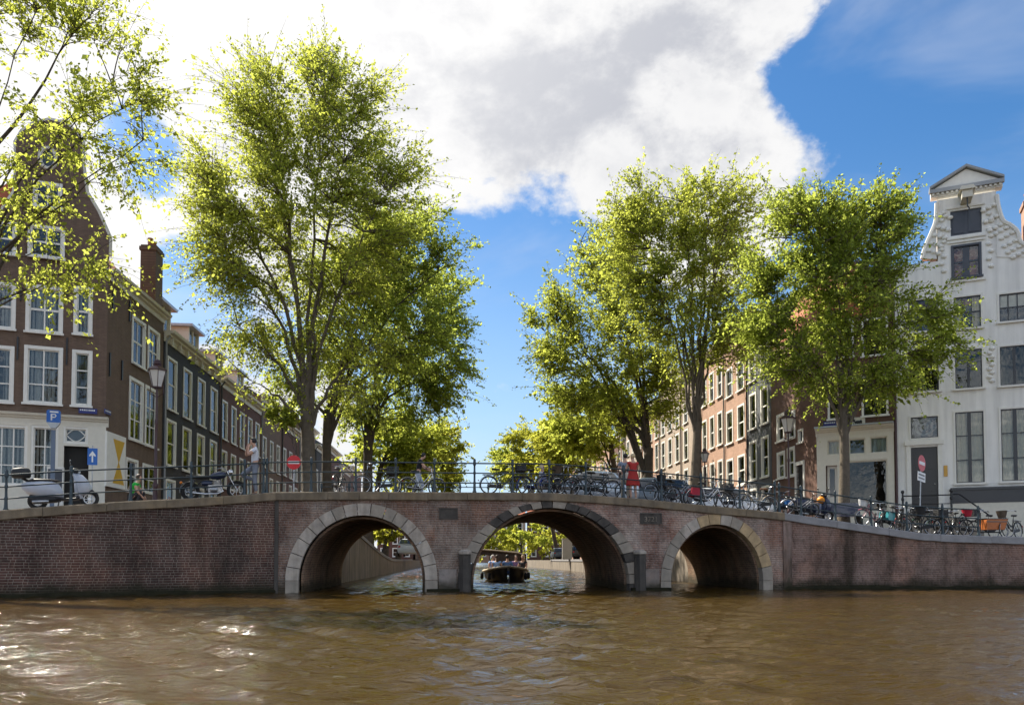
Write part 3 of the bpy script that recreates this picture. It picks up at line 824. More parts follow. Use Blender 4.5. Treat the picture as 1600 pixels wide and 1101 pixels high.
    def finish(f, reveal=.34):
        xs = sorted(set([f.s0, f.s1] + [v for h in f.holes + f.cuts for v in h[:2]])); zs = sorted(set([f.z0, f.z1] + [v for h in f.holes + f.cuts for v in h[2:]]))
        xs = [x for x in xs if f.s0 <= x <= f.s1]; zs = [z for z in zs if f.z0 <= z <= f.z1]
        mb = MB()
        for i in range(len(xs) - 1):
            for j in range(len(zs) - 1):
                cx, cz = (xs[i] + xs[i + 1]) / 2, (zs[j] + zs[j + 1]) / 2
                if any(h[0] < cx < h[1] and h[2] < cz < h[3] for h in f.holes + f.cuts): continue
                mb.add([(xs[i], 0, zs[j]), (xs[i + 1], 0, zs[j]), (xs[i + 1], 0, zs[j + 1]), (xs[i], 0, zs[j + 1])], [(0, 1, 2, 3)])
        for a_, b_, c_, d_ in f.holes:
            p = [(a_, c_), (b_, c_), (b_, d_), (a_, d_)]
            for k in range(4):
                (x0, z0), (x1, z1) = p[k], p[(k + 1) % 4]
                mb.add([(x0, 0, z0), (x1, 0, z1), (x1, reveal, z1), (x0, reveal, z0)], [(0, 1, 2, 3)])
        return mb.build(f.name, f.mat, f.h, f.loc, f.a)
    def part(f, name, mb, mat, smooth=0, sub=None):
        if sub is not None: return put(name, mb.mesh(name, mat, smooth), sub)
        return mb.build(name, mat, f.h, f.loc, f.a, smooth)

def cornice(f, s0, s1, z, mat, h=.5, out=.45, name='cornice', brackets=0):
    mb = MB(); prof = [(.05, z - h), (-.06, z - h), (-.08, z - h * .55), (-out * .55, z - h * .45), (-out * .6, z - h * .3), (-out, z - h * .25), (-out - .05, z), (.05, z)]
    mb.loft([[(s, y, zz) for y, zz in prof] for s in (s0, s1)])
    o = f.part(name, mb, mat)
    for k in range(brackets):
        s = s0 + (s1 - s0) * (k + .5) / brackets; b = MB()
        b.prism([(0, 0), (0.10, 0), (.10, .36), (0, .36)], -out * .5, -.062); b.v = [(x + s, y, zz + z - h - .02) for x, y, zz in b.v]
        put('bracket', b.mesh('bracket', mat), o)
    return o
def shell(f, depth, z1, mat, roof_mat, ridge=3.0, roof='ridge', gap=.45):
    """closed back, sides and roof behind a facade"""
    s0, s1, z0 = f.s0, f.s1, f.z0; mb = MB()
    mb.add([(s0, gap, z0), (s1, gap, z0), (s1, depth, z0), (s0, depth, z0), (s0, gap, z1), (s1, gap, z1), (s1, depth, z1), (s0, depth, z1)],
           [(3, 2, 6, 7), (0, 3, 7, 4), (1, 5, 6, 2)])
    mb.add([(s0, 0, z0), (s0, gap, z0), (s0, gap, z1), (s0, 0, z1), (s1, 0, z0), (s1, gap, z0), (s1, gap, z1), (s1, 0, z1)], [(0, 1, 2, 3), (4, 7, 6, 5)])
    mb.add([(s0, .46, z0), (s1, .46, z0), (s1, .46, z1), (s0, .46, z1)], [(0, 1, 2, 3)])
    f.part('side_and_rear_walls', mb, mat)
    mb = MB()
    if roof == 'ridge':      # slopes to the street and to the rear
        m_ = depth / 2
        mb.add([(s0, .1, z1 - .05), (s1, .1, z1 - .05), (s1, m_, z1 + ridge), (s0, m_, z1 + ridge), (s1, depth, z1 - .05), (s0, depth, z1 - .05)], [(0, 1, 2, 3), (3, 2, 4, 5), (0, 3, 5), (1, 4, 2)])
    else:                     # ridge runs back from the gable
        m_ = (s0 + s1) / 2
        mb.add([(s0, .3, z1 - .05), (s1, .3, z1 - .05), (m_, .3, z1 + ridge), (s0, depth, z1 - .05), (s1, depth, z1 - .05), (m_, depth, z1 + ridge)], [(0, 1, 2), (3, 5, 4), (0, 2, 5, 3), (1, 4, 5, 2)])
    return f.part('roof', mb, roof_mat)
def chimney(f, s, y, z, w, d, h, mat, pots=2):
    mb = MB(); mb.bb(s - w / 2, s + w / 2, y - d / 2, y + d / 2, z, z + h); mb.bb(s - w / 2 - .06, s + w / 2 + .06, y - d / 2 - .06, y + d / 2 + .06, z + h - .3, z + h - .1)
    o = f.part('chimney', mb, mat)
    for k in range(pots):
        b = MB(); x = s + w * ((k + .5) / pots - .5); b.lathe([(.13, z + h), (.12, z + h + .3), (.15, z + h + .34), (.15, z + h + .42)], (x, y, 0), 10)
        put('chimney_pot', b.mesh('chimney_pot', CLAY, 40), o)
def dormer(f, s, w, z, h, y0, mat_front=WHITE, deep=3.0):
    mb = MB()
    mb.bb(s - w / 2, s - w / 2 + .14, y0, y0 + deep, z, z + h); mb.bb(s + w / 2 - .14, s + w / 2, y0, y0 + deep, z, z + h)
    mb.bb(s - w / 2 + .141, s + w / 2 - .141, y0 + .35, y0 + .4, z, z + h)
    o = f.part('dormer', mb, mat_front)
    r = MB(); r.bb(s - w / 2 - .25, s + w / 2 + .25, y0 - .3, y0 + deep, z + h, z + h + .16); put('dormer_roof', r.mesh('dormer_roof', ZINC), o)
    g = MB(); n = 2
    for k in range(n):
        x0 = s - w / 2 + .2 + (w - .4) * k / n; x1 = x0 + (w - .4) / n - .08
        p = MB(); p.bb(x0, x1, y0 + .10, y0 + .12, z + .2, z + h - .15); put('pane', p.mesh('pane', GLASS), o)
    b = MB(); b.bb(s - w / 2 + .141, s + w / 2 - .141, y0 + .05, y0 + .16, z, z + .19); b.bb(s - .05, s + .05, y0 + .05, y0 + .16, z + .191, z + h - .01); put('dormer_window_frame', b.mesh('dormer_window_frame', WHITE), o)

# ---- brown corner house on the left: front, side, bell gable
C1 = xy(161, 36.0); aF = math.atan2(.38, .925); aL = math.atan2(AX.y, AX.x)
O1 = C1 - Vector((math.cos(aF), math.sin(aF))) * 7.6
h1 = thing('corner_house', 'brown corner house with bell gable and white-framed windows behind the scooter', 'house', (C1.x, C1.y, 0))
f = Facade(h1, O1, aF, 0, 7.6, 1.6, 14.2, BROWN, 'front_wall')
for r_ in [(-62, -4, 536, 626), (0 - 30, 22, 539, 629), (37, 98, 541, 632), (112, 144, 547, 635.5)]:
    nar = r_[0] == 112
    f.winpx(*r_, cols=1 if nar else 2, rows=3, casing=.15, curtain='lace' if r_[0] == 37 else 'drapes', bar=.06)
for r_ in [(-30, 25, 440, 514), (40, 99, 446, 521), (115, 145, 448, 524)]:
    f.winpx(*r_, cols=1 if r_[0] == 115 else 2, rows=2, casing=.15, curtain='lace', bar=.06)
# shop front
sa, sb, zb, zt = f.rect(-40, 43, 663, 758)
f.win(sa, sb, zb, zt, cols=4, rows=3, casing=.10, curtain='lace', bar=.05, sill=False)
sa2, sb2, zb2, zt2 = f.rect(48, 91, 665, 758)
f.win(sa2, sb2, zb2, zt2, cols=2, rows=3, casing=.10, curtain='lace', bar=.05, sill=False)
d0, d1, db, dt = f.rect(99, 138, 697, 822)
f.holes.append((d0, d1, db, dt))
mb = MB(); mb.bb(d0 + .02, d1 - .02, .30, .34, db, dt); dr = f.part('door', mb, BLACKP); dr['label'] = 'dark open doorway of the brown corner house'
for k in range(4):
    b = MB(); b.bb(d0 + .12 + .0, d1 - .12, .285, .3, db + .3 + k * .8, db + .95 + k * .8); put('door_panel', b.mesh('door_panel', ROOM), dr)
t0, t1, tb, tt = f.rect(99, 138, 667, 693)
o = f.win(t0, t1, tb, tt, cols=1, rows=1, casing=.09, curtain=None, sill=False, name='transom_window')
b = MB()
for sg in (-1, 1):
    b.tube([((t1 - t0) * (.12 + .76 * j / 10), .03, (tt - tb) * (.5 + sg * .36 * math.sin(math.pi * j / 10))) for j in range(11)], .022, 6)
put('transom_tracery', b.mesh('transom_tracery', WHITE), o)
wallF = f.finish()
mb = MB()
zt_ = fhit(O1, aF, 80, 652)[1]
def shop_surround(f, s0, s1, zlow, ztop, gaps, mat, th=.06):
    """panelled timber facing of a shop front round its openings"""
    g = Facade(f.h, f.O, f.a, s0, s1, zlow, ztop, mat, 'shop_front'); g.holes = [x for x in gaps]
    xs = g.finish(.1); xs.location = xs.location + Vector((math.sin(f.a), -math.cos(f.a), 0)) * th
    return xs
zlow = 1.8
shop_surround(f, 0, 7.63, zlow, zt_ - .1, [(sa, sb, zb, zt), (sa2, sb2, zb2, zt2), (d0, d1, db, dt), (t0, t1, tb, tt)], CREAM)
cornice(f, 0, 7.72, zt_ + .12, CREAM, .42, .28, 'shop_cornice')
# bell gable
def gz_px(px, py): return fhit(O1, aF, px, py)
base = [(-.0, 14.2)]
outl = [(-70, 400), (-30, 350), (2, 330), (22, 300), (26, 255), (24, 222), (34, 205), (55, 192), (77, 187), (100, 192), (118, 205), (128, 222), (128, 255), (134, 300), (152, 330), (176, 372), (187, 402)]
poly = [gz_px(*p) for p in outl]
poly = [(max(0, min(7.6, s)), max(14.15, z)) for s, z in poly]
poly = [(0, 14.15)] + poly[1:-1] + [(7.6, 14.15)]
mb = MB(); mb.prism(poly, .001, .35); f.part('bell_gable', mb, BROWN)
mb = MB(); pts = [gz_px(*p) for p in outl]; pts = [(max(0, min(7.6, s)), max(14.15, z)) for s, z in pts]
mb.tube([(s, .15, z + .05) for s, z in pts], .13, 6); f.part('gable_coping', mb, CREAM)
for r_ in [(-30, 27, 346, 398), (44, 102, 354, 405)]:
    w_ = f.winpx(*r_, cols=2, rows=2, casing=.14, curtain=None, bar=.05, hole=False, depth=.05)
    w_.location = w_.location + Vector((math.sin(aF), -math.cos(aF), 0)) * .10
w_ = f.winpx(52, 98, 286, 328, cols=2, rows=2, casing=.14, curtain=None, bar=.05, hole=False, depth=.05); w_.location = w_.location + Vector((math.sin(aF), -math.cos(aF), 0)) * .10
s_, z_ = gz_px(75, 248); mb = MB(); mb.tube([(s_ + .32 * math.cos(t), -.05, z_ + .46 * math.sin(t)) for t in np.linspace(0, 6.283, 21)[:-1]], .09, 6, closed=True)
ov = f.part('oval_window', mb, CREAM, 40); b = MB(); b.add([(s_ + .3 * math.cos(t), -.01, z_ + .44 * math.sin(t)) for t in np.linspace(0, 6.283, 21)[:-1]], [tuple(range(20))]); put('pane', b.mesh('pane', GLASSC), ov)
for px, y0, y1 in ((28, 526, 562), (105, 528, 570), (33, 448, 470), (106, 420, 462)):
    s0, za = fhit(O1, aF, px, y0); s1, zb_ = fhit(O1, aF, px, y1); b = MB(); b.bb(s0 - .03, s0 + .03, -.05, -.001, zb_, za); f.part('wall_anchor', b, BLACKP)
# side along the canal
fs = Facade(h1, C1, aL, 0, 6.9, 1.6, 14.2, BROWN, 'side_wall')
for r_ in [(205.5, 227, 498, 573), (230.5, 249, 514, 586)]: fs.winpx(*r_, cols=2, rows=2, casing=.16, curtain='drapes', bar=.06, split=[0, .5, 1])
for r_ in [(201, 223.5, 592, 690), (226, 245.5, 605, 699)]: fs.winpx(*r_, cols=2, rows=3, casing=.16, curtain='lace', bar=.06)
g0, g1, gb, gt = fs.rect(163, 193, 678, 762)
mb = MB(); mb.bb(g0, g1, -.10, -.002, gb, gt); sh = fs.part('painted_shutter_board', mb, WHITE); sh['label'] = 'white board painted with a yellow hourglass'
OCH = pm('ochre_paint', (.62, .35, .01), .5, .06)
cx = (g0 + g1) / 2 + .25; hh = (gt - gb); b = MB()
b.prism([(cx - .62, gt - .25), (cx + .62, gt - .25), (cx, gt - .25 - hh * .43)], -.108, -.101); b.prism([(cx - .62, gb + hh * .08), (cx, gb + hh * .51), (cx + .62, gb + hh * .08)], -.108, -.101)
put('painted_hourglass', b.mesh('painted_hourglass', OCH), sh)
fs.winpx(196, 215, 716, 770, cols=1, rows=2, casing=.14, curtain='lace', sill=False); fs.winpx(222, 246, 726, 772, cols=2, rows=2, casing=.14, curtain='lace', sill=False)
fs.finish()
for px, y0, y1 in ((176, 455, 486), (202, 470, 502), (171, 551, 588), (190, 563, 594)):
    s0, za = fhit(C1, aL, px, y0); s1, zb_ = fhit(C1, aL, px, y1); b = MB(); b.bb(s0 - .04, s0 + .04, -.06, -.001, zb_, za); fs.part('wall_anchor', b, BLACKP)
NAVY = pm('street_sign_blue', (.02, .025, .16), .4, .1)
SIGNW = pm('sign_white', (.75, .75, .75), .4, .04)
def name_plate(fc, x0, x1, y0, y1):
    s0, s1, z0, z1 = fc.rect(x0, x1, y0, y1); b = MB(); b.bb(s0, s1, -.05, -.02, z0, z1); o = fc.part('street_name_plate', b, NAVY)
    c = MB(); w = s1 - s0
    x = s0 + w * .08
    while x < s1 - w * .1:
        l = RND.uniform(.03, .07); c.bb(x, x + l, -.054, -.0505, z0 + (z1 - z0) * .5, z0 + (z1 - z0) * .78); x += l + .025
    put('plate_lettering', c.mesh('plate_lettering', SIGNW), o)['kind'] = 'stuff'
name_plate(f, 123, 152, 638, 646); name_plate(fs, 161.8, 172, 640, 647)
cornice(fs, -.1, 6.95, 14.35, CREAM, .45, .4)
mb = MB()                                      # body and roof behind both fronts
eL = Vector((math.cos(aL), math.sin(aL))); eF = Vector((math.cos(aF), math.sin(aF)))
foot = [Vector((0, 0)), eL * 6.9, eL * 6.9 - eF * 7.6, -eF * 7.6]
inner = [p * .93 + (foot[0] + foot[1] + foot[2] + foot[3]) / 4 * .07 for p in foot]
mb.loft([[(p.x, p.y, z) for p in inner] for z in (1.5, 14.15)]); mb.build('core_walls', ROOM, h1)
mb = MB(); r1 = -eF * 3.8; r2 = eL * 6.9 - eF * 3.8
mb.add([(foot[0].x, foot[0].y, 14.1), (foot[1].x, foot[1].y, 14.1), (foot[2].x, foot[2].y, 14.1), (foot[3].x, foot[3].y, 14.1), (r1.x + eL.x * .4, r1.y + eL.y * .4, 18.2), (r2.x, r2.y, 18.2)], [(0, 1, 5, 4), (3, 4, 5, 2), (1, 2, 5), (0, 4, 3)])
mb.build('roof', TILE, h1)
chimney(fs, 6.55, .55, 14.0, 1.0, .8, 3.9, BROWN, 2)

# ---- rows of houses running back along the canal
def row_house(side, t0, t1, ztop, mat, cols, rows, label, frame=WHITE, cope=CREAM, roofm=SLATEROOF, ridge=3.4, curtain=None, base_corner=None, cwin=1.25, rows_pane=2, sash=None, dorm=0, group=None, brackets=0, glass=None, colsp=1, name='canal_house'):
    C = base_corner
    if side < 0:
        O = C + AX * t0; a = aL; l = t1 - t0
    else:
        O = C + AX * t1; a = math.atan2(-AX.y, -AX.x); l = t1 - t0
    h = thing(name, label, 'house', (O.x, O.y, 0), 0, group)
    f = Facade(h, O, a, 0.0, l - .03, .8, ztop, mat, 'front_wall')
    jz = RND.uniform(-.25, .25) if t0 > 19 else 0.0; hw = RND.uniform(-.15, .2)
    for z0, z1 in [(a_ + jz, b_ + jz + (hw if t0 > 19 else 0)) for a_, b_ in rows]:
        for k in range(cols):
            s = l * (k + .5) / cols; w = min(cwin, l / cols * .62)
            f.win(s - w / 2, s + w / 2, z0, z1, cols=colsp, rows=rows_pane, frame=frame, casing=.13, curtain=curtain or RND.choice(['lace', 'drapes', None, None, 'drapes_beige', 'blind']), sash=sash, bar=.05, glass=glass)
    f.finish()
    cornice(f, 0, l - .03, ztop + .1, cope, .6, .5, brackets=brackets)
    rf = shell(f, 11, ztop, mat, roofm, ridge)
    mb = MB(); mb.tube([(.12, -.09, 1.0), (.12, -.09, ztop - .5), (.12, -.3, ztop - .2)], .055, 6); f.part('drainpipe', mb, RND.choice([BLACKP, GREYPAINT, DKFRAME]), 40)
    for k in range(dorm):
        dormer(f, l * (k + .5) / dorm, 2.0, ztop + .3, 1.9, .9)
    return f
CL = C1
row_house(-1, 7.0, 17.2, 13.5, DARKB, 4, [(2.9, 5.6), (6.3, 8.9), (9.4, 12.35)], 'black-fronted canal house next to the brown corner house, white bracketed cornice', dorm=2, roofm=TILE, ridge=4.2, base_corner=CL, cwin=1.5, brackets=8)
row_house(-1, 17.25, 28.4, 13.3, REDB, 5, [(2.6, 5.0), (6.0, 8.6), (9.3, 12.0)], 'red-brown canal house with five window bays behind the man in white', dorm=2, roofm=TILE, ridge=4.0, base_corner=CL, cwin=1.3)
specs = [(28.45, 36.0, 14.5, TANB, 3), (36.05, 44, 13.6, REDB, 3), (44.05, 53, 15.2, TANB, 4), (53.05, 61, 14.0, DARKB, 3), (61.05, 71, 15.0, REDB, 4), (71.05, 82, 13.8, TANB, 4), (82.05, 96, 15.0, REDB, 5)]
lab = ['tan brick canal house behind the trunk of the big left tree', 'red-brown canal house third in the left row behind the trees', 'tall tan canal house deep in the left row behind the trees',
       'dark canal house deep in the left row between tan neighbours', 'red-brown canal house near the far end of the left row', 'tan canal house last but one in the left row', 'red-brown canal house closing the left row']
for (a_, b_, z_, m_, c_), l_ in zip(specs, lab):
    row_house(-1, a_, b_, z_, m_, c_, [(2.2, 4.6), (5.4, 8.0), (8.8, 11.2)], l_, base_corner=CL, roofm=SLATEROOF)

# ---- right corner: brown shop house
CR = xy(1280, 41.0); aS = math.atan2(-.50, .865)
h2 = thing('shop_house', 'brown brick house with cream shop front behind the slender right tree', 'house', (CR.x, CR.y, 0))
f2 = Facade(h2, CR, aS, 0, 3.6, 1.2, 13.5, SHOPBROWN, 'front_wall')
for r_ in [(1293, 1334, 590, 655), (1346, 1388, 586, 650)]: f2.winpx(*r_, cols=2, rows=2, casing=.10, curtain=None, sash=DKFRAME, bar=.05)
for r_ in [(1293, 1334, 500, 560), (1346, 1388, 496, 556)]: f2.winpx(*r_, cols=2, rows=2, casing=.10, curtain=None, sash=DKFRAME, bar=.05)
gaps = []
for r_, cu in [((1292, 1313, 687, 711), 'beige'), ((1325, 1353, 684, 710), None), ((1358, 1388, 681, 708), 'teal')]:
    q = f2.rect(*r_); gaps.append(q); f2.win(*q, cols=1, rows=1, casing=.05, frame=CREAM, curtain=cu, sill=False)
q = f2.rect(1324, 1388, 718, 800); gaps.append(q); f2.win(*q, cols=1, rows=1, casing=.05, frame=CREAM, curtain=None, sill=False, glass=GLASS_D)
q = f2.rect(1291, 1309, 727, 812); gaps.append(q); f2.holes.append(q)
mb = MB(); mb.bb(q[0] + .03, q[1] - .03, .2, .25, q[2], q[3]); dd = f2.part('door', mb, WHITE); b = MB(); b.bb(q[0] + .16, q[1] - .16, .18, .2, q[2] + 1.2, q[3] - .15); put('door_pane', b.mesh('door_pane', GLASSC), dd)
f2.finish()
zs_ = fhit(CR, aS, 1340, 676)[1]
shop_surround(f2, -.04, 3.56, 1.3, zs_, gaps, CREAM)
cornice(f2, -.08, 3.58, zs_ + .32, CREAM, .38, .3, 'shop_cornice')
mb = MB(); mb.bb(-.10, 3.58, -.42, .0, zs_ + .325, zs_ + .40); f2.part('cornice_flashing', mb, ZINC)
name_plate(f2, 1287, 1308, 658, 665)
q = f2.rect(1328, 1352, 652, 667); mb = MB(); mb.bb(q[0], q[1], -.07, -.002, q[2], q[3]); gs = f2.part('gable_stone', mb, CREAM); gs['label'] = 'pale relief stone with a small black four-legged animal'
w_, hh_ = q[1] - q[0], q[3] - q[2]; b = MB(); X0 = q[0]; Z0 = q[2]
def bl_(cx, cz, rx, rz): b.ell((X0 + w_ * cx, -.08, Z0 + hh_ * cz), (w_ * rx, .03, hh_ * rz), 10, 6)
bl_(.52, .5, .22, .16); bl_(.28, .68, .08, .14); bl_(.72, .52, .10, .18)
for lx in (.26, .38, .62, .78): b.bb(X0 + w_ * (lx - .02), X0 + w_ * (lx + .025), -.09, -.071, Z0 + hh_ * .12, Z0 + hh_ * .45)
put('animal_relief', b.mesh('animal_relief', BLACKP), gs)
aR = math.atan2(-AX.y, -AX.x)
OS = CR + AX * 6.0
f2s = Facade(h2, OS, aR, 0, 6.0, 1.2, 13.5, SHOPBROWN, 'side_wall')
for r_ in [(1214, 1226, 646, 690), (1230, 1243, 642, 686), (1214.5, 1227, 705, 748), (1230.5, 1242.5, 698, 745)]: f2s.winpx(*r_, cols=1, rows=2, casing=.16, curtain=None, bar=.05, glass=GLASS_D)
f2s.winpx(1247.5, 1255.5, 670, 692, cols=1, rows=1, casing=.08, curtain=None)
q = f2s.rect(1245, 1256, 726, 800); f2s.holes.append(q)
mb = MB(); mb.bb(q[0] + .02, q[1] - .02, .12, .2, q[2], q[3]); f2s.part('side_door', mb, ROOM)
mb = MB(); mb.bb(q[0] - .16, q[0], -.05, .2, q[2], q[3]); mb.bb(q[1], q[1] + .16, -.05, .2, q[2], q[3]); mb.bb(q[0] - .16, q[1] + .16, -.052, .2, q[3] + .001, q[3] + .2); f2s.part('side_door_frame', mb, WHITE)
f2s.finish()
eR = Vector((math.cos(aS), math.sin(aS))); ft = [Vector((0, 0)), eR * 3.56, eR * 3.56 + AX * 6, AX * 6]
cen = (ft[0] + ft[1] + ft[2] + ft[3]) / 4; mb = MB()
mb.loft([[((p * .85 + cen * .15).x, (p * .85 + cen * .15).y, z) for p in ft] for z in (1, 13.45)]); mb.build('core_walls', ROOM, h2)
mb = MB(); r1 = (ft[0] + ft[1]) / 2; r2 = (ft[2] + ft[3]) / 2
mb.add([(p.x, p.y, 13.45) for p in ft] + [(r1.x, r1.y, 16.4), (r2.x, r2.y, 16.4)], [(0, 4, 5, 3), (1, 2, 5, 4), (0, 1, 4), (2, 3, 5)]); mb.build('roof', TILE, h2)

# ---- white house with neck gable
CW = CR + eR * 3.62; aW = math.atan2(-.403, .915)
h3 = thing('neck_gable_house', 'white stucco house with ornate neck gable and black sash windows at the right edge', 'house', (CW.x, CW.y, 0))
WL = 6.6
zsh = fhit(CW, aW, 1510, 402)[1]
f3 = Facade(h3, CW, aW, 0, WL, 1.0, zsh, WHITE_WALL, 'front_wall')
KW = dict(frame=WHITE, sash=DKFRAME, casing=.09)
for r_ in [(1416, 1470, 465, 519), (1487, 1536, 460, 514), (1558, 1608, 455, 503)]: f3.winpx(*r_, cols=3, rows=2, curtain='drapes_beige' if r_[0] < 1500 else 'blind', bar=.04, **KW)
for r_ in [(1416, 1470, 552, 613), (1489, 1538, 543, 608), (1559, 1612, 537, 603)]: f3.winpx(*r_, cols=2, rows=1, curtain='drapes' if r_[0] > 1500 else None, bar=.11, glass=GLASS_D, **KW)
for r_ in [(1490, 1541, 640, 756), (1561, 1613, 635, 753)]: f3.winpx(*r_, cols=2, rows=3, curtain='beige', bar=.045, split=[0, .32, .665, 1], mull=.15, **KW)
f3.winpx(1486, 1534, 381, 434, cols=2, rows=2, frame=SLATE, sash=SLATE, casing=.10, curtain=None, bar=.06, mull=.28)
qb = f3.rect(1486, 1534, 381, 434)
q = f3.rect(1420, 1469, 648, 686); f3.win(*q, cols=1, rows=1, curtain=None, name='transom_window', sill=False, **KW)
sx_, zx_ = (q[0] + q[1]) / 2, (q[2] + q[3]) / 2
mb = MB(); mb.tube([(sx_ + .36 * math.cos(t), .02, zx_ + .36 * math.sin(t)) for t in np.linspace(0, 6.283, 19)[:-1]], .07, 6, closed=True); mb.tube([(sx_ + .16 * math.cos(t), .02, zx_ + .18 * math.sin(t)) for t in np.linspace(0, 6.283, 13)[:-1]], .05, 6, closed=True)
mb.bb(q[0] + .12, sx_ - .4, .0, .04, zx_ - .03, zx_ + .03); mb.bb(sx_ + .4, q[1] - .12, .0, .04, zx_ - .03, zx_ + .03)
mb.v = [(a, b_ + .14, c) for a, b_, c in mb.v]; f3.part('transom_wreath', mb, GREYPAINT, 40)
q = f3.rect(1424, 1466, 698, 806); f3.holes.append(q)
mb = MB(); mb.bb(q[0] + .01, q[1] - .01, .14, .2, q[2], q[3]); dr = f3.part('door', mb, BLACKP); dr['label'] = 'black panelled front door of the white house'
for i, (u0, u1) in enumerate(((.1, .3), (.36, .62), (.68, .93))):
    b = MB(); b.bb(q[0] + .16, q[1] - .16, .115, .14, q[2] + (q[3] - q[2]) * u0, q[2] + (q[3] - q[2]) * u1); put('door_panel', b.mesh('door_panel', BLACKP), dr)
b = MB(); b.ell((q[1] - .14, .1, q[2] + 1.55), (.04, .05, .04), 10, 6); put('door_knob', b.mesh('door_knob', CHROME, 60), dr)
f3.finish()
mb = MB(); mb.bb(q[0] - .2, q[0], -.06, .14, q[2], q[3] + .1); mb.bb(q[1], q[1] + .2, -.06, .14, q[2], q[3] + .1); mb.bb(q[0] - .26, q[1] + .26, -.12, .1, q[3] + .101, q[3] + .3); f3.part('door_surround', mb, WHITE)
q2 = f3.rect(1474.5, 1480.5, 727, 744); mb = MB(); mb.bb(q2[0], q2[1], -.04, -.002, q2[2], q2[3]); f3.part('brass_plate', mb, pm('brass', (.42, .24, .05), .4, .1, metal=.5))
zp0 = fhit(CW, aW, 1530, 782)[1]; zp1 = fhit(CW, aW, 1530, 761)[1]; sdr = q[1] + .2
mb = MB(); mb.bb(sdr + .3, WL + .02, -.12, -.002, zp0 - .1, zp1); mb.bb(sdr + .3, WL + .02, -.2, -.121, zp1 - .12, zp1); f3.part('dark_plinth', mb, DKFRAME)
mb = MB(); mb.bb(sdr + .3, WL, -.10, -.002, 1.0, zp0 - .101); f3.part('basement_panel', mb, CREAM)
# stoop with handrail
mb = MB(); zst = q[2]
mb.bb(q[0] - .5, q[1] + .5, -1.5, -.002, 1.0, zst); f3.part('stoop', mb, STONE)
for k in range(4):
    b = MB(); b.bb(q[1] + .5 + k * .3, q[1] + .8 + k * .3, -1.45, -.15, 1.0, zst - .18 * (k + 1)); f3.part('step', b, STONE)
mb = MB(); hz = zst + 1.0
for sx2 in (q[0] - .45, q[1] + .42):
    mb.tube([(sx2, -1.4, zst), (sx2, -1.4, hz)], .045, 8); mb.ell((sx2, -1.4, hz + .09), (.08, .08, .09), 10, 6); mb.ell((sx2, -1.4, hz - .25), (.07, .07, .1), 10, 6)
mb.tube([(q[0] - .45, -1.4, hz - .1), (q[1] + .42, -1.4, hz - .1)], .03, 8); mb.tube([(q[0] - .45, -1.4, hz - .5), (q[1] + .42, -1.4, hz - .5)], .02, 8)
mb.tube([(q[1] + .42, -1.4, hz - .08), (q[1] + .75, -1.4, hz - .08), (q[1] + 2.0, -1.4, hz - 1.15)], .035, 8)
f3.part('stoop_handrail', mb, BLACKP, 40)
mb = MB(); mb.tube([(.02, -.10, 1.5), (.02, -.10, zsh - .3)], .06, 7); f3.part('drainpipe', mb, IRONRED, 40)
# neck gable
def wp(px, py): return fhit(CW, aW, px, py)
nk0, nk1 = wp(1464, 330)[0], wp(1557, 330)[0]; zn = wp(1510, 306)[1]
neck = Facade(h3, CW, aW, nk0, nk1, zsh, zn, WHITE_WALL, 'neck_wall')
qa = neck.rect(1485, 1534, 327, 366); neck.holes.append(qa)
mb = MB(); mb.bb(qa[0], qa[1], .08, .14, qa[2], qa[3]); st = neck.part('hoist_shutters', mb, SLATE)
for k in (0, 1):
    w2 = (qa[1] - qa[0]) / 2; b = MB(); b.bb(qa[0] + w2 * k + .1, qa[0] + w2 * (k + 1) - .1, .05, .08, qa[2] + .12, qa[3] - .12); put('shutter_panel', b.mesh('shutter_panel', SLATE), st)
neck.cuts.append(qb)
neck.finish()
mb = MB(); mb.bb(nk0 + .02, nk1 - .02, .50, 1.6, zsh - 3, zn - .02); neck.part('neck_body', mb, WHITE_WALL)
mb = MB(); mb.add([(nk0, 0, zsh), (nk0, .5, zsh), (nk0, .5, zn), (nk0, 0, zn), (nk1, 0, zsh), (nk1, .5, zsh), (nk1, .5, zn), (nk1, 0, zn)], [(0, 1, 2, 3), (4, 7, 6, 5), (3, 2, 6, 7)]); neck.part('neck_return', mb, WHITE_WALL)
for qq in (qa, qb):
    mb = MB(); mb.bb(qq[0] - .15, qq[1] + .15, -.07, -.002, qq[3] + .10, qq[3] + .19); f3.part('string_moulding', mb, WHITE)
    mb = MB(); mb.bb(qq[0] - .15, qq[1] + .15, -.09, -.002, qq[2] - .2, qq[2] - .10); f3.part('string_moulding', mb, WHITE)
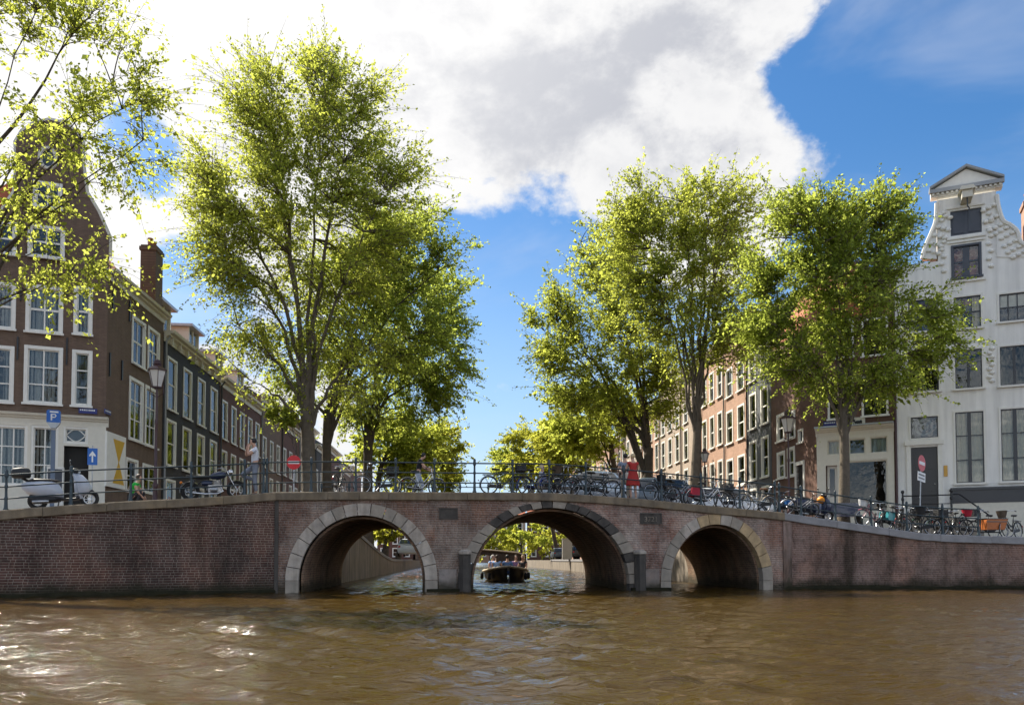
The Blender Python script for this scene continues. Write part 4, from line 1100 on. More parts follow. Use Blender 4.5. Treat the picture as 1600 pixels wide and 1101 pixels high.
# scrolls, pediment, hoist beam, carved drops
def scroll(pts, sgn):
    crv = pts[:-1]; sm_ = []
    for i in range(len(crv) - 1):          # smooth the outline of the scroll
        p0, p1, p2, p3 = crv[max(0, i - 1)], crv[i], crv[i + 1], crv[min(len(crv) - 1, i + 2)]
        for k in range(5):
            t = k / 5; sm_.append(tuple(.5 * (2 * p1[d] + (p2[d] - p0[d]) * t + (2 * p0[d] - 5 * p1[d] + 4 * p2[d] - p3[d]) * t * t + (3 * p1[d] - p0[d] - 3 * p2[d] + p3[d]) * t ** 3) for d in (0, 1)))
    pts = sm_ + [crv[-1], pts[-1]]
    poly = [wp(*p) for p in pts]; mb = MB(); mb.prism(poly, -.04, .3); f3.part('gable_scroll', mb, WHITE_WALL)
    mb = MB(); mb.tube([(s, -.06, z) for s, z in poly[:-1]], .10, 6); f3.part('scroll_moulding', mb, WHITE)
    for s, z in poly[3:-4:4]:
        for k in range(3):
            b = MB(); b.ell((s + sgn * (.15 + .22 * k) * -1 + 0, -.06, z - .12 - .1 * k), (.13, .07, .10), 8, 5); f3.part('carved_leaf', b, WHITE, 60)
scroll([(1463.5, 318), (1462, 345), (1456, 362), (1449, 378), (1444, 392), (1441, 405), (1463.5, 405)], -1)
scroll([(1557, 305), (1560, 325), (1567, 345), (1578, 352), (1589, 362), (1594, 378), (1604, 386), (1612, 402), (1557, 402)], 1)
s0, z0 = wp(1454, 304); s1, _ = wp(1566, 292); sm, zm = wp(1509, 266)
zb0 = wp(1510, 302)[1]
mb = MB(); mb.prism([(s0, zb0), (s1, zb0), (s1, zb0 + .32), (sm, zm), (s0, zb0 + .32)], -.14, .35); pd = f3.part('pediment', mb, WHITE)
mb = MB(); mb.bb(s0 - .06, s1 + .06, -.3, -.141, zb0 + .16, zb0 + .34)
for e0, e1 in (((s0 - .06, zb0 + .36), (sm, zm + .06)), ((sm, zm + .06), (s1 + .06, zb0 + .36))):
    mb.loft([[(e0[0], -.32, e0[1]), (e0[0], .36, e0[1]), (e0[0], .36, e0[1] + .12), (e0[0], -.32, e0[1] + .12)], [(e1[0], -.32, e1[1]), (e1[0], .36, e1[1]), (e1[0], .36, e1[1] + .12), (e1[0], -.32, e1[1] + .12)]])
put('pediment_moulding', mb.mesh('pediment_moulding', GREYPAINT), pd)
for k in range(15):
    b = MB(); x = s0 + .1 + (s1 - s0 - .2) * k / 14; b.bb(x - .05, x + .05, -.24, -.142, zb0 + .06, zb0 + .155); put('dentil', b.mesh('dentil', WHITE), pd)
sh_, zh_ = wp(1508, 306); mb = MB(); mb.bb(sh_ - .22, sh_ + .22, -.9, -.02, zh_ - .42, zh_ - .08); mb.prism([(sh_ - .34, zh_ - .07), (sh_ + .34, zh_ - .07), (sh_ + .25, zh_ + .1), (sh_ - .25, zh_ + .1)], -1.0, -.145)
hb = f3.part('hoist_beam', mb, CREAM); b = MB(); b.tube([(sh_, -.8, zh_ - .43), (sh_, -.8, zh_ - .8), (sh_ + .08, -.8, zh_ - .95), (sh_, -.8, zh_ - 1.05)], .03, 6); put('hoist_hook', b.mesh('hoist_hook', BLACKP), hb)
for px, y0, y1 in ((1473, 333, 424), (1547, 322, 416), (1548, 545, 595)):
    for k in range(9):
        s_, z_ = wp(px, y0 + (y1 - y0) * k / 8); b = MB(); b.ell((s_ + .05 * (-1) ** k, -.03, z_), (.13, .07, .10), 8, 5); f3.part('carved_drop', b, WHITE, 60)
shell(f3, 12, zsh - 2.2, WHITE_WALL, TILE, 4.6, 'gable')
chimney(f3, wp(1600, 340)[0] + .55, 1.2, zsh - 2.0, .8, .9, wp(1600, 312)[1] - zsh + 2.3, SALMON, 2)

# ---- right row behind
KR = dict(base_corner=CR)
row_house(1, 6.05, 9.9, 15.8, GREYHOUSE, 2, [(3.0, 5.6), (6.1, 8.6), (9.3, 11.6), (12.3, 14.2)], 'slate-grey narrow canal house between the brown shop house and salmon row', cwin=1.45, sash=WHITE, glass=None, **KR)
row_house(1, 9.95, 14.3, 16.5, SALMON, 2, [(3.0, 5.4), (6.0, 8.0), (9.0, 11.3), (12.2, 14.2)], 'salmon brick canal house beside the slate-grey one, two window bays', cwin=1.5, **KR)
row_house(1, 14.35, 19.6, 16.2, SALMON, 3, [(3.0, 5.4), (6.2, 8.2), (9.2, 11.6), (12.6, 14.8)], 'salmon brick canal house with three tight window bays behind the pale trunk', cwin=1.25, **KR)
specs = [(19.65, 25, 16, BEIGE, 2), (25.05, 32, 17, BEIGE, 3), (32.05, 39, 15.5, SALMON, 3), (39.05, 47, 16.5, BEIGE, 3), (47.05, 56, 15, REDB, 4), (56.05, 66, 16, SALMON, 4), (66.05, 78, 15, BEIGE, 5), (78.05, 92, 16, SALMON, 5)]
lab = ['narrow beige canal house next to the salmon pair behind the right trees', 'wide beige canal house farther along the right row', 'salmon canal house deep in the right row behind dark trunks', 'beige canal house deep in the right row',
       'red-brown canal house deep in the right row', 'salmon canal house near the far end of the right row', 'beige canal house last but one in the right row', 'salmon canal house closing the right row']
for (a_, b_, z_, m_, c_), l_ in zip(specs, lab):
    row_house(1, a_, b_, z_, m_, c_, [(2.2, 4.8), (5.6, 8.4), (9.2, 11.6), (12.2, 13.8)], l_, **KR)

# ---- house fronts closing the canal far away
for i, (x0, w_, h_, m_, lb) in enumerate([(-30, 8, 12, REDB, 'distant red-brown house front left of the canal end'), (-21.5, 8, 11, TANB, 'distant tan house front near the canal end'), (-13, 8, 11.5, SALMON, 'distant salmon house front at the canal end'), (-4.5, 7.5, 10.5, BEIGE, 'distant beige house front straight down the canal'), (3.5, 8, 11.5, REDB, 'distant red-brown house front right of the canal end'), (12, 8, 12, SALMON, 'distant salmon house front beyond the right quay'), (20.5, 8, 12, BEIGE, 'distant beige house front far right')]):
    O = Vector((x0, 178.0)); h = thing('canal_house', lb, 'house', (O.x, O.y, 0)); ff = Facade(h, O, 0.0, 0, w_, .5, h_, m_, 'front_wall')
    for z0 in (1.8, 4.6, 7.4):
        for k in range(3): ff.win(w_ * (k + .5) / 3 - .6, w_ * (k + .5) / 3 + .6, z0, z0 + 2.0, cols=1, rows=2, curtain=None, casing=.16)
    ff.finish(); shell(ff, 9, h_, m_, TILE, 2.5)
# ------------------------------------------------------------------ trees
LEAF_A = leaf_mat('elm_leaf', (.095, .128, .020), (.235, .262, .048), (.60, .65, .105), .6)
LEAF_B = leaf_mat('elm_leaf_deep', (.072, .112, .021), (.185, .225, .044), (.52, .60, .10), .58)
LEAF_Y = leaf_mat('elm_leaf_yellow', (.11, .135, .018), (.24, .25, .04), (.62, .62, .09), .6)
def leaf_quads(C, D, size, r):
    """leaf-shaped quads at centres C; D = twig direction for drooping sprays"""
    n = len(C)
    ax = D + r.normal(0, .8, (n, 3)); ax[:, 2] -= .25; ax /= np.linalg.norm(ax, axis=1)[:, None] + 1e-9
    up = r.normal(0, .75, (n, 3)); up[:, 2] += .8
    sd_ = np.cross(ax, up); sd_ /= np.linalg.norm(sd_, axis=1)[:, None] + 1e-9
    L_ = size * r.lognormal(-.05, .32, (n, 1)); W_ = L_ * .33
    nrm = np.cross(sd_, ax)
    v = np.stack([C - ax * L_ * .5, C + sd_ * W_ - ax * L_ * .05 + nrm * L_ * .08, C + ax * L_ * .5, C - sd_ * W_ - ax * L_ * .05 + nrm * L_ * .08], 1).reshape(-1, 3)
    return v, np.arange(n * 4).reshape(-1, 4)
def bez(p0, p1, p2, n):
    t = np.linspace(0, 1, n)[:, None]; return (1 - t) ** 2 * p0 + 2 * t * (1 - t) * p1 + t ** 2 * p2
def tree(label, base, trunk_top, crown, n_clusters, sprays, leaves, size, seed, mat=None, trunk_r=.28, forks=7, group=None, bark=None, cat='tree', name='elm_tree', lean=None, thin=1.0, twig=True, spray_len=1.45):
    """crown: list of ellipsoids (cx, cy, cz, rx, ry, rz, weight) in world metres"""
    r = np.random.default_rng(seed); base = np.array(base, float); top = np.array(trunk_top, float)
    t = thing(name, label, cat, tuple(base), 0, group)
    E = np.array([c[:6] for c in crown], float); wt = np.array([c[6] if len(c) > 6 else c[3] * c[4] * c[5] for c in crown], float); wt /= wt.sum()
    ctr = (E[:, :3] * wt[:, None]).sum(0)
    mb = MB()
    mid = (base + top) / 2 + np.array([r.normal(0, .12), r.normal(0, .12), 0]) + (np.array(lean) if lean is not None else 0)
    tp = bez(base, mid, top, 9); rr = [trunk_r * (1.35 if i == 0 else 1.08 if i == 1 else 1 - .045 * i) for i in range(9)]
    mb.tube([p - base for p in tp], rr, 10)
    limbs = []
    # leading limbs rise from the fork to the lobes of the crown
    tg = []
    for k in range(forks):
        e = E[k % len(E)] if k < len(E) else E[r.choice(len(E), p=wt)]
        u = r.normal(0, 1, 3); u /= np.linalg.norm(u); u[2] = abs(u[2]) * .8 + .15
        tg.append(e[:3] + u * e[3:6] * r.uniform(.35, .85))
    for k, g in enumerate(tg):
        s = tp[r.integers(5, 9)]; m_ = s * .5 + g * .5; out = (g - s) * np.array([1, 1, 0])
        m_ = m_ - out * .22 + np.array([0, 0, .12 * np.linalg.norm(g - s)])
        n_ = 14; pts = bez(s, m_, g, n_); pts[1:-1] += r.normal(0, .07, (n_ - 2, 3))
        r0 = trunk_r * r.uniform(.22, .42); rad_ = [max(.016, r0 * (1 - i / (n_ - .6))) for i in range(n_)]
        mb.tube([p - base for p in pts], rad_, 6); limbs.append(pts)
    LP = np.concatenate([l[2:] for l in limbs]); 
    LV, LQ, nv = [], [], 0
    cl = []
    for k in range(n_clusters):
        e = E[r.choice(len(E), p=wt)]; u = r.normal(0, 1, 3); u /= np.linalg.norm(u)
        cl.append(e[:3] + u * e[3:6] * r.uniform(.15, 1.0) ** .5)
    for c in cl:
        d = LP - c; cost = np.linalg.norm(d, axis=1) + np.maximum(0, d[:, 2]) * 1.2; j = int(np.argmin(cost)); s = LP[j]
        ln = np.linalg.norm(c - s) + 1e-6
        m_ = (s + c) / 2 + np.array([0, 0, .16 * ln]) + r.normal(0, .08 * ln, 3)
        bp = bez(s, m_, c, 7); r0 = min(.055, .018 + .011 * ln) * thin
        mb.tube([p - base for p in bp], [r0 * (1 - .75 * i / 6) for i in range(7)], 4)
        od = c - (ctr * .6 + s * .4); od /= np.linalg.norm(od) + 1e-6
        ns = max(2, int(r.poisson(sprays)))
        for q in range(ns):
            f_ = r.uniform(.45, 1.0); st = bp[min(6, int(f_ * 6))]
            dr = od * 1.0 + r.normal(0, .62, 3); dr[2] = dr[2] * .7 + .22; dr /= np.linalg.norm(dr) + 1e-6
            l_ = spray_len * r.choice([r.uniform(.45, 1.1), r.uniform(.9, 1.9)], p=[.72, .28]); en = st + dr * l_ + np.array([0, 0, .12 - .16 * l_])
            m2 = (st + en) / 2 + np.array([0, 0, .14 * l_])
            if twig:
                tw = bez(st, m2, en, 4); mb.tube([p - base for p in tw], [.012 * thin, .010 * thin, .008 * thin, .004 * thin], 3)
            nl = max(4, int(r.poisson(leaves)))
            tt = r.uniform(.12, 1.05, nl)[:, None]
            C_ = (1 - tt) ** 2 * st + 2 * tt * (1 - tt) * m2 + tt ** 2 * en
            C_ = C_ + r.normal(0, .085 * spray_len, (nl, 3)) * (1.3 - .8 * tt)
            v, qd = leaf_quads(C_ - base, np.repeat(dr[None], nl, 0), size, r)
            LV.append(v); LQ.append(qd + nv); nv += len(v)
    mb.build('trunk', bark or BARK, t, smooth=50)
    me = raw_mesh('crown', np.concatenate(LV), np.concatenate(LQ), mat or LEAF_A)
    o = put('crown', me, t); o['kind'] = 'stuff'
    return t, nv // 4
def E_px(lobes, Y, dy=None):
    out = []
    for l in lobes:
        px, py, rx, ry = l[:4]; yy = Y + (l[4] if len(l) > 4 else 0)
        c = at(px, py, yy); k = yy / F
        out.append((c.x, c.y, c.z, rx * k, (l[5] if len(l) > 5 else .8 * (rx + ry) / 2 * k), ry * k))
    return out
NL = 0
def px_tree(label, px, Y, fork_py, fork_px, lobes, **k):
    global NL
    X = gx(px, Y); ft = at(fork_px, fork_py, Y)
    t, n = tree(label, (X, Y, gz(X, Y) - .05), ft, E_px(lobes, Y), **k); NL += n
    return t
GL = 'elms along the left quay'; GR = 'elms along the right quay'
px_tree('tallest elm on the left quay with pale forked trunk behind the no-entry sign', 484, 40.5, 600, 476,
        [(455, 185, 110, 105), (425, 125, 45, 50), (500, 130, 50, 50), (395, 300, 110, 130), (385, 520, 60, 70), (430, 600, 70, 40), (560, 560, 80, 80), (545, 230, 95, 125), (470, 390, 150, 150, 0), (600, 330, 70, 110), (355, 420, 60, 90), (420, 540, 80, 70), (330, 300, 45, 70), (630, 260, 35, 60)],
        n_clusters=560, sprays=6, leaves=26, size=.138, seed=21, trunk_r=.42, forks=13, group=GL, bark=BARK_P, mat=LEAF_A, spray_len=1.7)
px_tree('dark-trunked elm just behind the tallest one on the left quay', 514, 46, 640, 512,
        [(480, 620, 55, 36), (560, 470, 110, 130), (620, 400, 90, 90), (715, 400, 45, 30), (690, 330, 30, 40), (500, 560, 80, 60), (640, 520, 80, 90)],
        n_clusters=280, sprays=6, leaves=27, size=.148, seed=22, trunk_r=.34, forks=9, group=GL, mat=LEAF_B)
px_tree('elm with thick dark trunk left of the man with a white bicycle', 572, 55, 660, 575,
        [(700, 600, 48, 62), (640, 640, 60, 32), (650, 510, 85, 110), (600, 600, 85, 60), (690, 560, 50, 90), (560, 640, 60, 45), (680, 470, 60, 60)],
        n_clusters=260, sprays=6, leaves=32, size=.16, seed=23, trunk_r=.42, forks=9, group=GL, mat=LEAF_B)
px_tree('slender elm in front of the white gabled house on the right', 1317, 33.6, 650, 1318,
        [(1310, 355, 90, 62), (1240, 390, 82, 85), (1350, 400, 75, 90), (1290, 470, 110, 80), (1440, 520, 72, 62), (1485, 530, 34, 42), (1410, 590, 66, 42), (1380, 360, 48, 55), (1220, 540, 75, 60), (1330, 570, 100, 50), (1195, 470, 40, 60)],
        n_clusters=420, sprays=6, leaves=28, size=.122, seed=24, trunk_r=.25, forks=13, group=GR, bark=BARK_P, mat=LEAF_B, spray_len=1.2)
px_tree('tall elm with pale straight trunk between the car and the lamp on the right quay', 1082, 44, 660, 1090,
        [(1075, 350, 85, 66), (1010, 400, 85, 90), (1120, 400, 60, 100), (1060, 480, 100, 80), (1150, 330, 45, 50), (1150, 520, 60, 60), (1000, 330, 50, 50)],
        n_clusters=380, sprays=6, leaves=25, size=.138, seed=25, trunk_r=.34, forks=11, group=GR, bark=BARK_P, mat=LEAF_A)
px_tree('multi-stemmed dark elm behind the woman in the red dress', 1014, 52, 700, 1014,
        [(930, 480, 75, 90), (890, 570, 62, 80), (980, 560, 70, 80), (950, 400, 60, 60), (1050, 600, 60, 60), (860, 530, 40, 60), (930, 640, 70, 40)],
        n_clusters=360, sprays=6, leaves=25, size=.152, seed=26, trunk_r=.46, forks=13, group=GR, mat=LEAF_A)
# farther elms down both quays
far = [(-1, 66, 'far elm on the left quay behind the man with a white bicycle', 640, 690, 55, 55), (-1, 80, 'yellow-green far elm on the left quay nearest the sky gap', 672, 700, 48, 45), (-1, 98, 'smaller far elm toward the end of the left quay', 690, 735, 32, 34),
       (1, 64, 'far elm on the right quay left of the multi-stemmed one', 905, 650, 62, 62), (1, 76, 'yellow-green far elm on the right quay above the seated people', 870, 690, 55, 50), (1, 90, 'far elm on the right quay above the black bicycle', 830, 705, 45, 40), (1, 106, 'last far elm on the right quay beside the sky gap', 796, 728, 30, 32)]
for i, (sd2, Y, lb, px, py, rx, ry) in enumerate(far):
    xb = (QL(Y) - 1.6) if sd2 < 0 else (QR(Y) + 1.6)
    bpx = 800 + xb / Y * F
    px_tree(lb, bpx, Y, py + ry * .7, bpx + (px - bpx) * .3, [(px, py, rx, ry), (px + (bpx - px) * .6, py + 5, rx * .8, ry * .9), (px, py + ry * .6, rx * .8, ry * .5)],
            n_clusters=90, sprays=7, leaves=28, size=.24, seed=40 + i, trunk_r=.3, forks=7, group=GL if sd2 < 0 else GR, mat=LEAF_Y if i in (1, 4, 5) else LEAF_A, twig=False, spray_len=1.5)
# trees closing the view at the far end of the canal
for i, (px, lb) in enumerate([(735, 'distant tree left of the canal mouth under the far sky'), (770, 'distant tree straight down the canal'), (815, 'distant tree right of the canal mouth'), (850, 'distant tree seen through the top of the centre arch')]):
    Y = 150 + i * 6; X = gx(px, Y); h = (11, 8, 9, 11)[i]
    tt_, n = tree(lb, (X, Y, 1.1), (X, Y, 5), [(X, Y, h * .62, 5.5, 4.5, h * .42)], n_clusters=34, sprays=6, leaves=18, size=.5, seed=60 + i, trunk_r=.3, forks=5, mat=LEAF_Y if i % 2 else LEAF_A, twig=False, spray_len=2.0, group='distant trees closing the canal'); NL += n
# the tree whose branches hang in from the upper left
tb = Vector((-18.6, 25.2, 0)); tb.z = gz(tb.x, tb.y)
lob = [(20, 40, 110, 70), (140, 40, 75, 45), (210, 130, 70, 50), (240, 230, 40, 40), (120, 190, 85, 55), (40, 300, 70, 60), (110, 400, 60, 45), (60, 450, 50, 35), (190, 270, 40, 40), (170, 430, 35, 30)]
tt_, n = tree('leafy branches hanging into the upper left corner in front of the bell gable', tb, (tb.x + .3, tb.y, 9.5), E_px(lob, 24.5), n_clusters=120, sprays=5, leaves=22, size=.12, seed=77, trunk_r=.3, forks=12, bark=BARK, mat=LEAF_A, name='overhanging_tree', spray_len=1.35, thin=.7); NL += n
# young shoots by the left trunks
for lb, px, py, Y, rr_ in [('bright green leafy shoot at the foot of the pale left trunk', 440, 655, 39.5, 20)]:
    X = gx(px, Y); tt_, n = tree(lb, (gx(466, Y), Y, gz(X, Y)), at(462, 690, Y), E_px([(px, py, rr_, rr_ * .7)], Y), n_clusters=14, sprays=5, leaves=18, size=.16, seed=90, trunk_r=.05, forks=3, mat=LEAF_A, name='leafy_shoot', cat='plant', spray_len=.5); NL += n
for lb, px, Y, h in [('yellow-green bush on the left quay seen through the left arch', 604, 56, 1.7), ('yellow-green bush behind the railing beside the man with a bicycle', 560 + 52, 47, 2.6)]:
    X = gx(px, Y); tt_, n = tree(lb, (X, Y, gz(X, Y) - .05), (X, Y, gz(X, Y) + .3), [(X, Y, gz(X, Y) + h * .55, .9, .8, h * .5)], n_clusters=26, sprays=5, leaves=16, size=.2, seed=int(px), trunk_r=.05, forks=4, mat=LEAF_Y, name='leafy_bush', cat='plant', spray_len=.5); NL += n
print('leaves', NL)
# ------------------------------------------------------------------ bicycles
def paint(name, col, rough=.3, **k): return pm(name, col, rough, .06, 6, coat=.3, **k)
BK = paint('gloss_black', (.012, .012, .013)); SILV = pm('silver_paint', (.30, .30, .31), .3, .05, metal=.5); BEIGEP = paint('beige_bike_paint', (.34, .29, .22))
WHITEP = paint('white_bike_paint', (.70, .70, .70)); REDP = paint('red_paint', (.42, .02, .02)); BLUEP = paint('blue_paint', (.02, .05, .28)); TEALP = paint('teal_paint', (.02, .22, .24)); DKBLUE = paint('dark_blue_paint', (.012, .022, .06)); DKGREEN = paint('dark_green_paint', (.015, .05, .03))
SADDLE = pm('saddle_leather', (.02, .016, .013), .5, .1); BROWNL = pm('brown_leather', (.16, .07, .03), .5, .1); WICKER = pm('wicker', (.10, .07, .045), .8, .3, 30, .6, 60)
BLUEBAG = pm('bright_blue_bag', (.01, .16, .50), .6, .1); REDBAG = pm('crimson_bag', (.45, .012, .035), .6, .1); CRATE = pm('black_crate', (.02, .02, .022), .6, .1)
ORANGEBOX = pm('orange_wood_box', (.42, .12, .025), .5, .14, 5, .1); YEL = pm('yellow_plastic', (.75, .45, .02), .4, .05); GRIP = pm('grip_rubber', (.03, .025, .02), .7, .1)
REFLR = pm('red_lens', (.4, .01, .01), .2, .05); LENS = pm('lamp_lens', (.7, .72, .72), .1, .05)
GALV_D = pm('dull_spoke_wire', (.12, .12, .12), .6, .1)
def circ(r, n, y=0.0): return [(r * math.cos(2 * math.pi * i / n), y, r * math.sin(2 * math.pi * i / n)) for i in range(n)]
WR = .345
def bike_meshes():
    M = {}
    m = MB(); m.tube(circ(WR - .018, 26), .019, 6, closed=True); M['wheel'] = m.mesh('wheel', RUBBER, 60)
    m = MB(); m.tube(circ(WR - .045, 26), .013, 5, closed=True); m.lathe([(.025, -.05), (.03, -.03), (.03, .03), (.025, .05)], n=8, axis='Y'); M['rim'] = m.mesh('rim', STEEL, 60)
    m = MB()
    for i in range(12):
        a = 2 * math.pi * i / 12; b = a + (.35 if i % 2 else -.35)
        m.tube([(.025 * math.cos(b), .02 * (-1) ** i, .025 * math.sin(b)), ((WR - .045) * math.cos(a), 0, (WR - .045) * math.sin(a))], .0014, 3)
    M['spokes'] = m.mesh('spokes', GALV_D)
    rx, fx, bb, st, ht, hb = (-.55, 0, WR), (.56, 0, WR), (-.08, 0, .29), (-.26, 0, .82), (.36, 0, .93), (.40, 0, .74)
    def frame(step):
        m = MB(); r = .017
        m.tube([bb, st], r, 7); m.tube([hb, ht], .02, 7)
        if step:
            m.tube([(hb[0], 0, hb[2] + .05), (.22, 0, .55), (.05, 0, .36), bb], r * 1.15, 7); m.tube([(ht[0] - .01, 0, ht[2] - .06), (.18, 0, .66), (0, 0, .47), (-.14, 0, .47)], r, 7)
        else:
            m.tube([hb, bb], r * 1.15, 7); m.tube([(ht[0] - .01, 0, ht[2] - .05), (st[0] + .02, 0, st[2] - .04)], r, 7)
        for s in (-.05, .05):
            m.tube([bb, (-.3, s, .31), (rx[0], s, rx[2])], .010, 5); m.tube([(st[0] + .02, 0, st[2] - .06), (-.36, s * .8, .68), (rx[0], s, rx[2])], .009, 5)
        return m.mesh('frame', BK, 60)
    M['frame_step'] = frame(True); M['frame_dia'] = frame(False)
    m = MB()
    for s in (-.05, .05): m.tube([(.405, s * .6, .72), (.43, s, .62), (.50, s, .45), fx], .011, 6)
    m.tube([(.40, -.035, .73), (.40, .035, .73)], .018, 6); M['fork'] = m.mesh('fork', BK, 60)
    m = MB(); m.tube([(.36, 0, .92), (.34, 0, 1.06)], .013, 6); m.tube([(.14, -.30, 1.06), (.24, -.30, 1.08), (.36, -.2, 1.09), (.35, 0, 1.06), (.36, .2, 1.09), (.24, .30, 1.08), (.14, .30, 1.06)], .011, 6); M['handlebar'] = m.mesh('handlebar', CHROME, 60)
    m = MB()
    for s in (-.3, .3): m.tube([(.10, s, 1.055), (.22, s, 1.077)], .018, 6)
    M['grips'] = m.mesh('grips', GRIP, 60)
    m = MB(); m.loft([[(x, w * c, z + .035 * s_) for c, s_ in [(math.cos(t), math.sin(t)) for t in np.linspace(0, 6.283, 11)[:-1]]] for x, w, z in ((-.43, .05, .93), (-.40, .10, .94), (-.32, .105, .94), (-.24, .05, .935), (-.14, .03, .93), (-.12, .015, .925))])
    m.tube([(-.26, 0, .80), (-.29, 0, .92)], .012, 6); M['saddle'] = m.mesh('saddle', SADDLE, 60)
    def guard(a0, a1, c):
        m = MB(); rings = []
        for i in range(15):
            a = a0 + (a1 - a0) * i / 14; r = WR + .022
            rings.append([(c[0] + (r + dz) * math.cos(a), y, c[2] + (r + dz) * math.sin(a)) for y, dz in ((-.03, -.012), (0, .002), (.03, -.012), (0, -.004))])
        m.loft(rings); return m.mesh('mudguard', BK, 60)
    M['guard_r'] = guard(rad(20), rad(200), rx); M['guard_f'] = guard(rad(50), rad(175), fx)
    m = MB(); m.loft([[(x, y, z) for x, z in ((-.60, .345), (-.52, .40), (-.1, .37), (.0, .33), (.0, .25), (-.1, .22), (-.52, .29))] for y in (.055, .085)]); M['chain_case'] = m.mesh('chain_case', CRATE)
    m = MB()
    for y in (-.06, 0, .06): m.tube([(-.28, y, .74), (-.78, y, .73)], .007, 5)
    for y in (-.06, .06): m.tube([(-.72, y, .73), (-.55, y * .9, WR)], .006, 5); m.tube([(-.34, y, .74), (-.55, y * .9, WR)], .006, 5)
    for x in (-.35, -.55, -.77): m.tube([(x, -.06, .735), (x, .06, .735)], .006, 5)
    M['rack'] = m.mesh('rear_rack', BK, 60)
    m = MB(); m.tube([(-.08, -.09, .29), (-.08, .09, .29)], .012, 6); m.tube([(-.08, -.09, .29), (.03, -.09, .17)], .010, 5); m.tube([(-.08, .09, .29), (-.19, .09, .41)], .010, 5); m.bb(-.02, .08, -.16, -.09, .155, .18); m.bb(-.24, -.14, .09, .16, .40, .425); M['crank'] = m.mesh('pedal_crank', STEEL, 60)
    m = MB(); m.ell((.46, 0, .80), (.04, .035, .035), 10, 6); M['headlamp'] = m.mesh('headlamp', CHROME, 60)
    m = MB(); m.ell((-.94, 0, .52), (.02, .03, .03), 8, 5); M['tail'] = m.mesh('tail_lamp', REFLR, 60)
    m = MB(); m.tube([(-.1, .05, .27), (-.16, .24, .02)], .01, 5); M['stand'] = m.mesh('kickstand', STEEL)
    def crate(c, d, th=.02, name='front_crate', slats=4):
        m = MB(); x, y, z = c; l, w, h = d
        m.bb(x - l / 2, x + l / 2, y - w / 2, y + w / 2, z, z + th)
        for k in range(slats):
            z0 = z + th + .004 + (h - th) * k / slats; z1 = z0 + (h - th) / slats * .72
            m.bb(x - l / 2, x + l / 2, y - w / 2, y - w / 2 + th, z0, z1); m.bb(x - l / 2, x + l / 2, y + w / 2 - th, y + w / 2, z0, z1)
            m.bb(x - l / 2, x - l / 2 + th, y - w / 2 + th, y + w / 2 - th, z0, z1); m.bb(x + l / 2 - th, x + l / 2, y - w / 2 + th, y + w / 2 - th, z0, z1)
        for sx in (-1, 1):
            for sy in (-1, 1): m.bb(x + sx * (l / 2 - .02) - .015, x + sx * (l / 2 - .02) + .015, y + sy * (w / 2 - .02) - .015, y + sy * (w / 2 - .02) + .015, z + .001, z + h + .004)
        return m.mesh(name, CRATE)
    M['crate'] = crate((.66, 0, .86), (.36, .46, .27)); M['rear_crate'] = crate((-.56, 0, .75), (.42, .34, .28), name='rear_crate')
    m = MB(); m.lathe([(.13, .80), (.17, .92), (.20, 1.06), (.205, 1.08), (.19, 1.08), (.16, .92), (.12, .82)], (.62, 0, 0), 14); M['basket'] = m.mesh('front_basket', WICKER, 60)
    m = MB()
    for s in (-1, 1): m.loft([[(x, s * y, z) for x, z in ((-.75, .70), (-.40, .70), (-.36, .62), (-.40, .38), (-.72, .38), (-.78, .46))] for y in (.085, .10, .19, .215)])
    M['pannier'] = m.mesh('pannier', REDBAG, 40)
    return M
BM = bike_meshes()
NB = [0]
def bicycle(label, loc, rz, color=None, step=True, front=None, rear=None, lean=0.0, steer=0.0, saddle=None, bagmat=None, scale=1.0, group='bicycles parked along the railing'):
    t = thing('bicycle', label, 'bicycle', loc, rz, group); t.rotation_euler = (lean, 0, rz); t.scale = (scale,) * 3
    color = color or BK
    for c in ((-.55, 0, WR), (.56, 0, WR)):
        w = put('wheel', BM['wheel'], t, c); put('rim', BM['rim'], w); put('spokes', BM['spokes'], w)
    fr = put('frame', BM['frame_step' if step else 'frame_dia'], t, mat=color)
    put('fork', BM['fork'], t, mat=color); hb = put('handlebar', BM['handlebar'], t); put('grips', BM['grips'], hb)
    put('saddle', BM['saddle'], t, mat=saddle or SADDLE)
    gr = put('rear_mudguard', BM['guard_r'], t, mat=color); put('tail_lamp', BM['tail'], gr)
    put('front_mudguard', BM['guard_f'], t, mat=color); put('chain_case', BM['chain_case'], t); put('rear_rack', BM['rack'], t); put('pedal_crank', BM['crank'], t); put('headlamp', BM['headlamp'], t); put('kickstand', BM['stand'], t)
    if front: put('front_' + front, BM[front], t, mat=bagmat if front == 'basket' else None)
    if rear == 'pannier': put('pannier', BM['pannier'], t, mat=bagmat or REDBAG)
    elif rear: put('rear_crate', BM['rear_crate'], t)
    return t
def spot(px, back):
    p = front_at_px(px); q = p + Vector((0, back)); return q.x, q.y, gz(q.x, q.y) + .005
def road_dir(px):
    a = front_at_px(px - 8); b = front_at_px(px + 8); return math.atan2(b.y - a.y, b.x - a.x)
def park(label, px, back, flip=False, turn=0.0, **k):
    x, y, z = spot(px, back); rz = road_dir(px) + (math.pi if flip else 0) + turn
    d = (zc(front_at_px(px + 12).x) - zc(front_at_px(px - 12).x)) / (front_at_px(px + 12).x - front_at_px(px - 12).x)
    t = bicycle(label, (x, y, z), rz, **k)
    pitch = -math.atan(d) * (math.cos(rz - road_dir(px)))
    t.rotation_euler = (t.rotation_euler[0], pitch, rz)
    return t
park('black upright bicycle with front crate standing alone at the crown of the bridge', 787, .45, step=False, front='crate', lean=-.09)
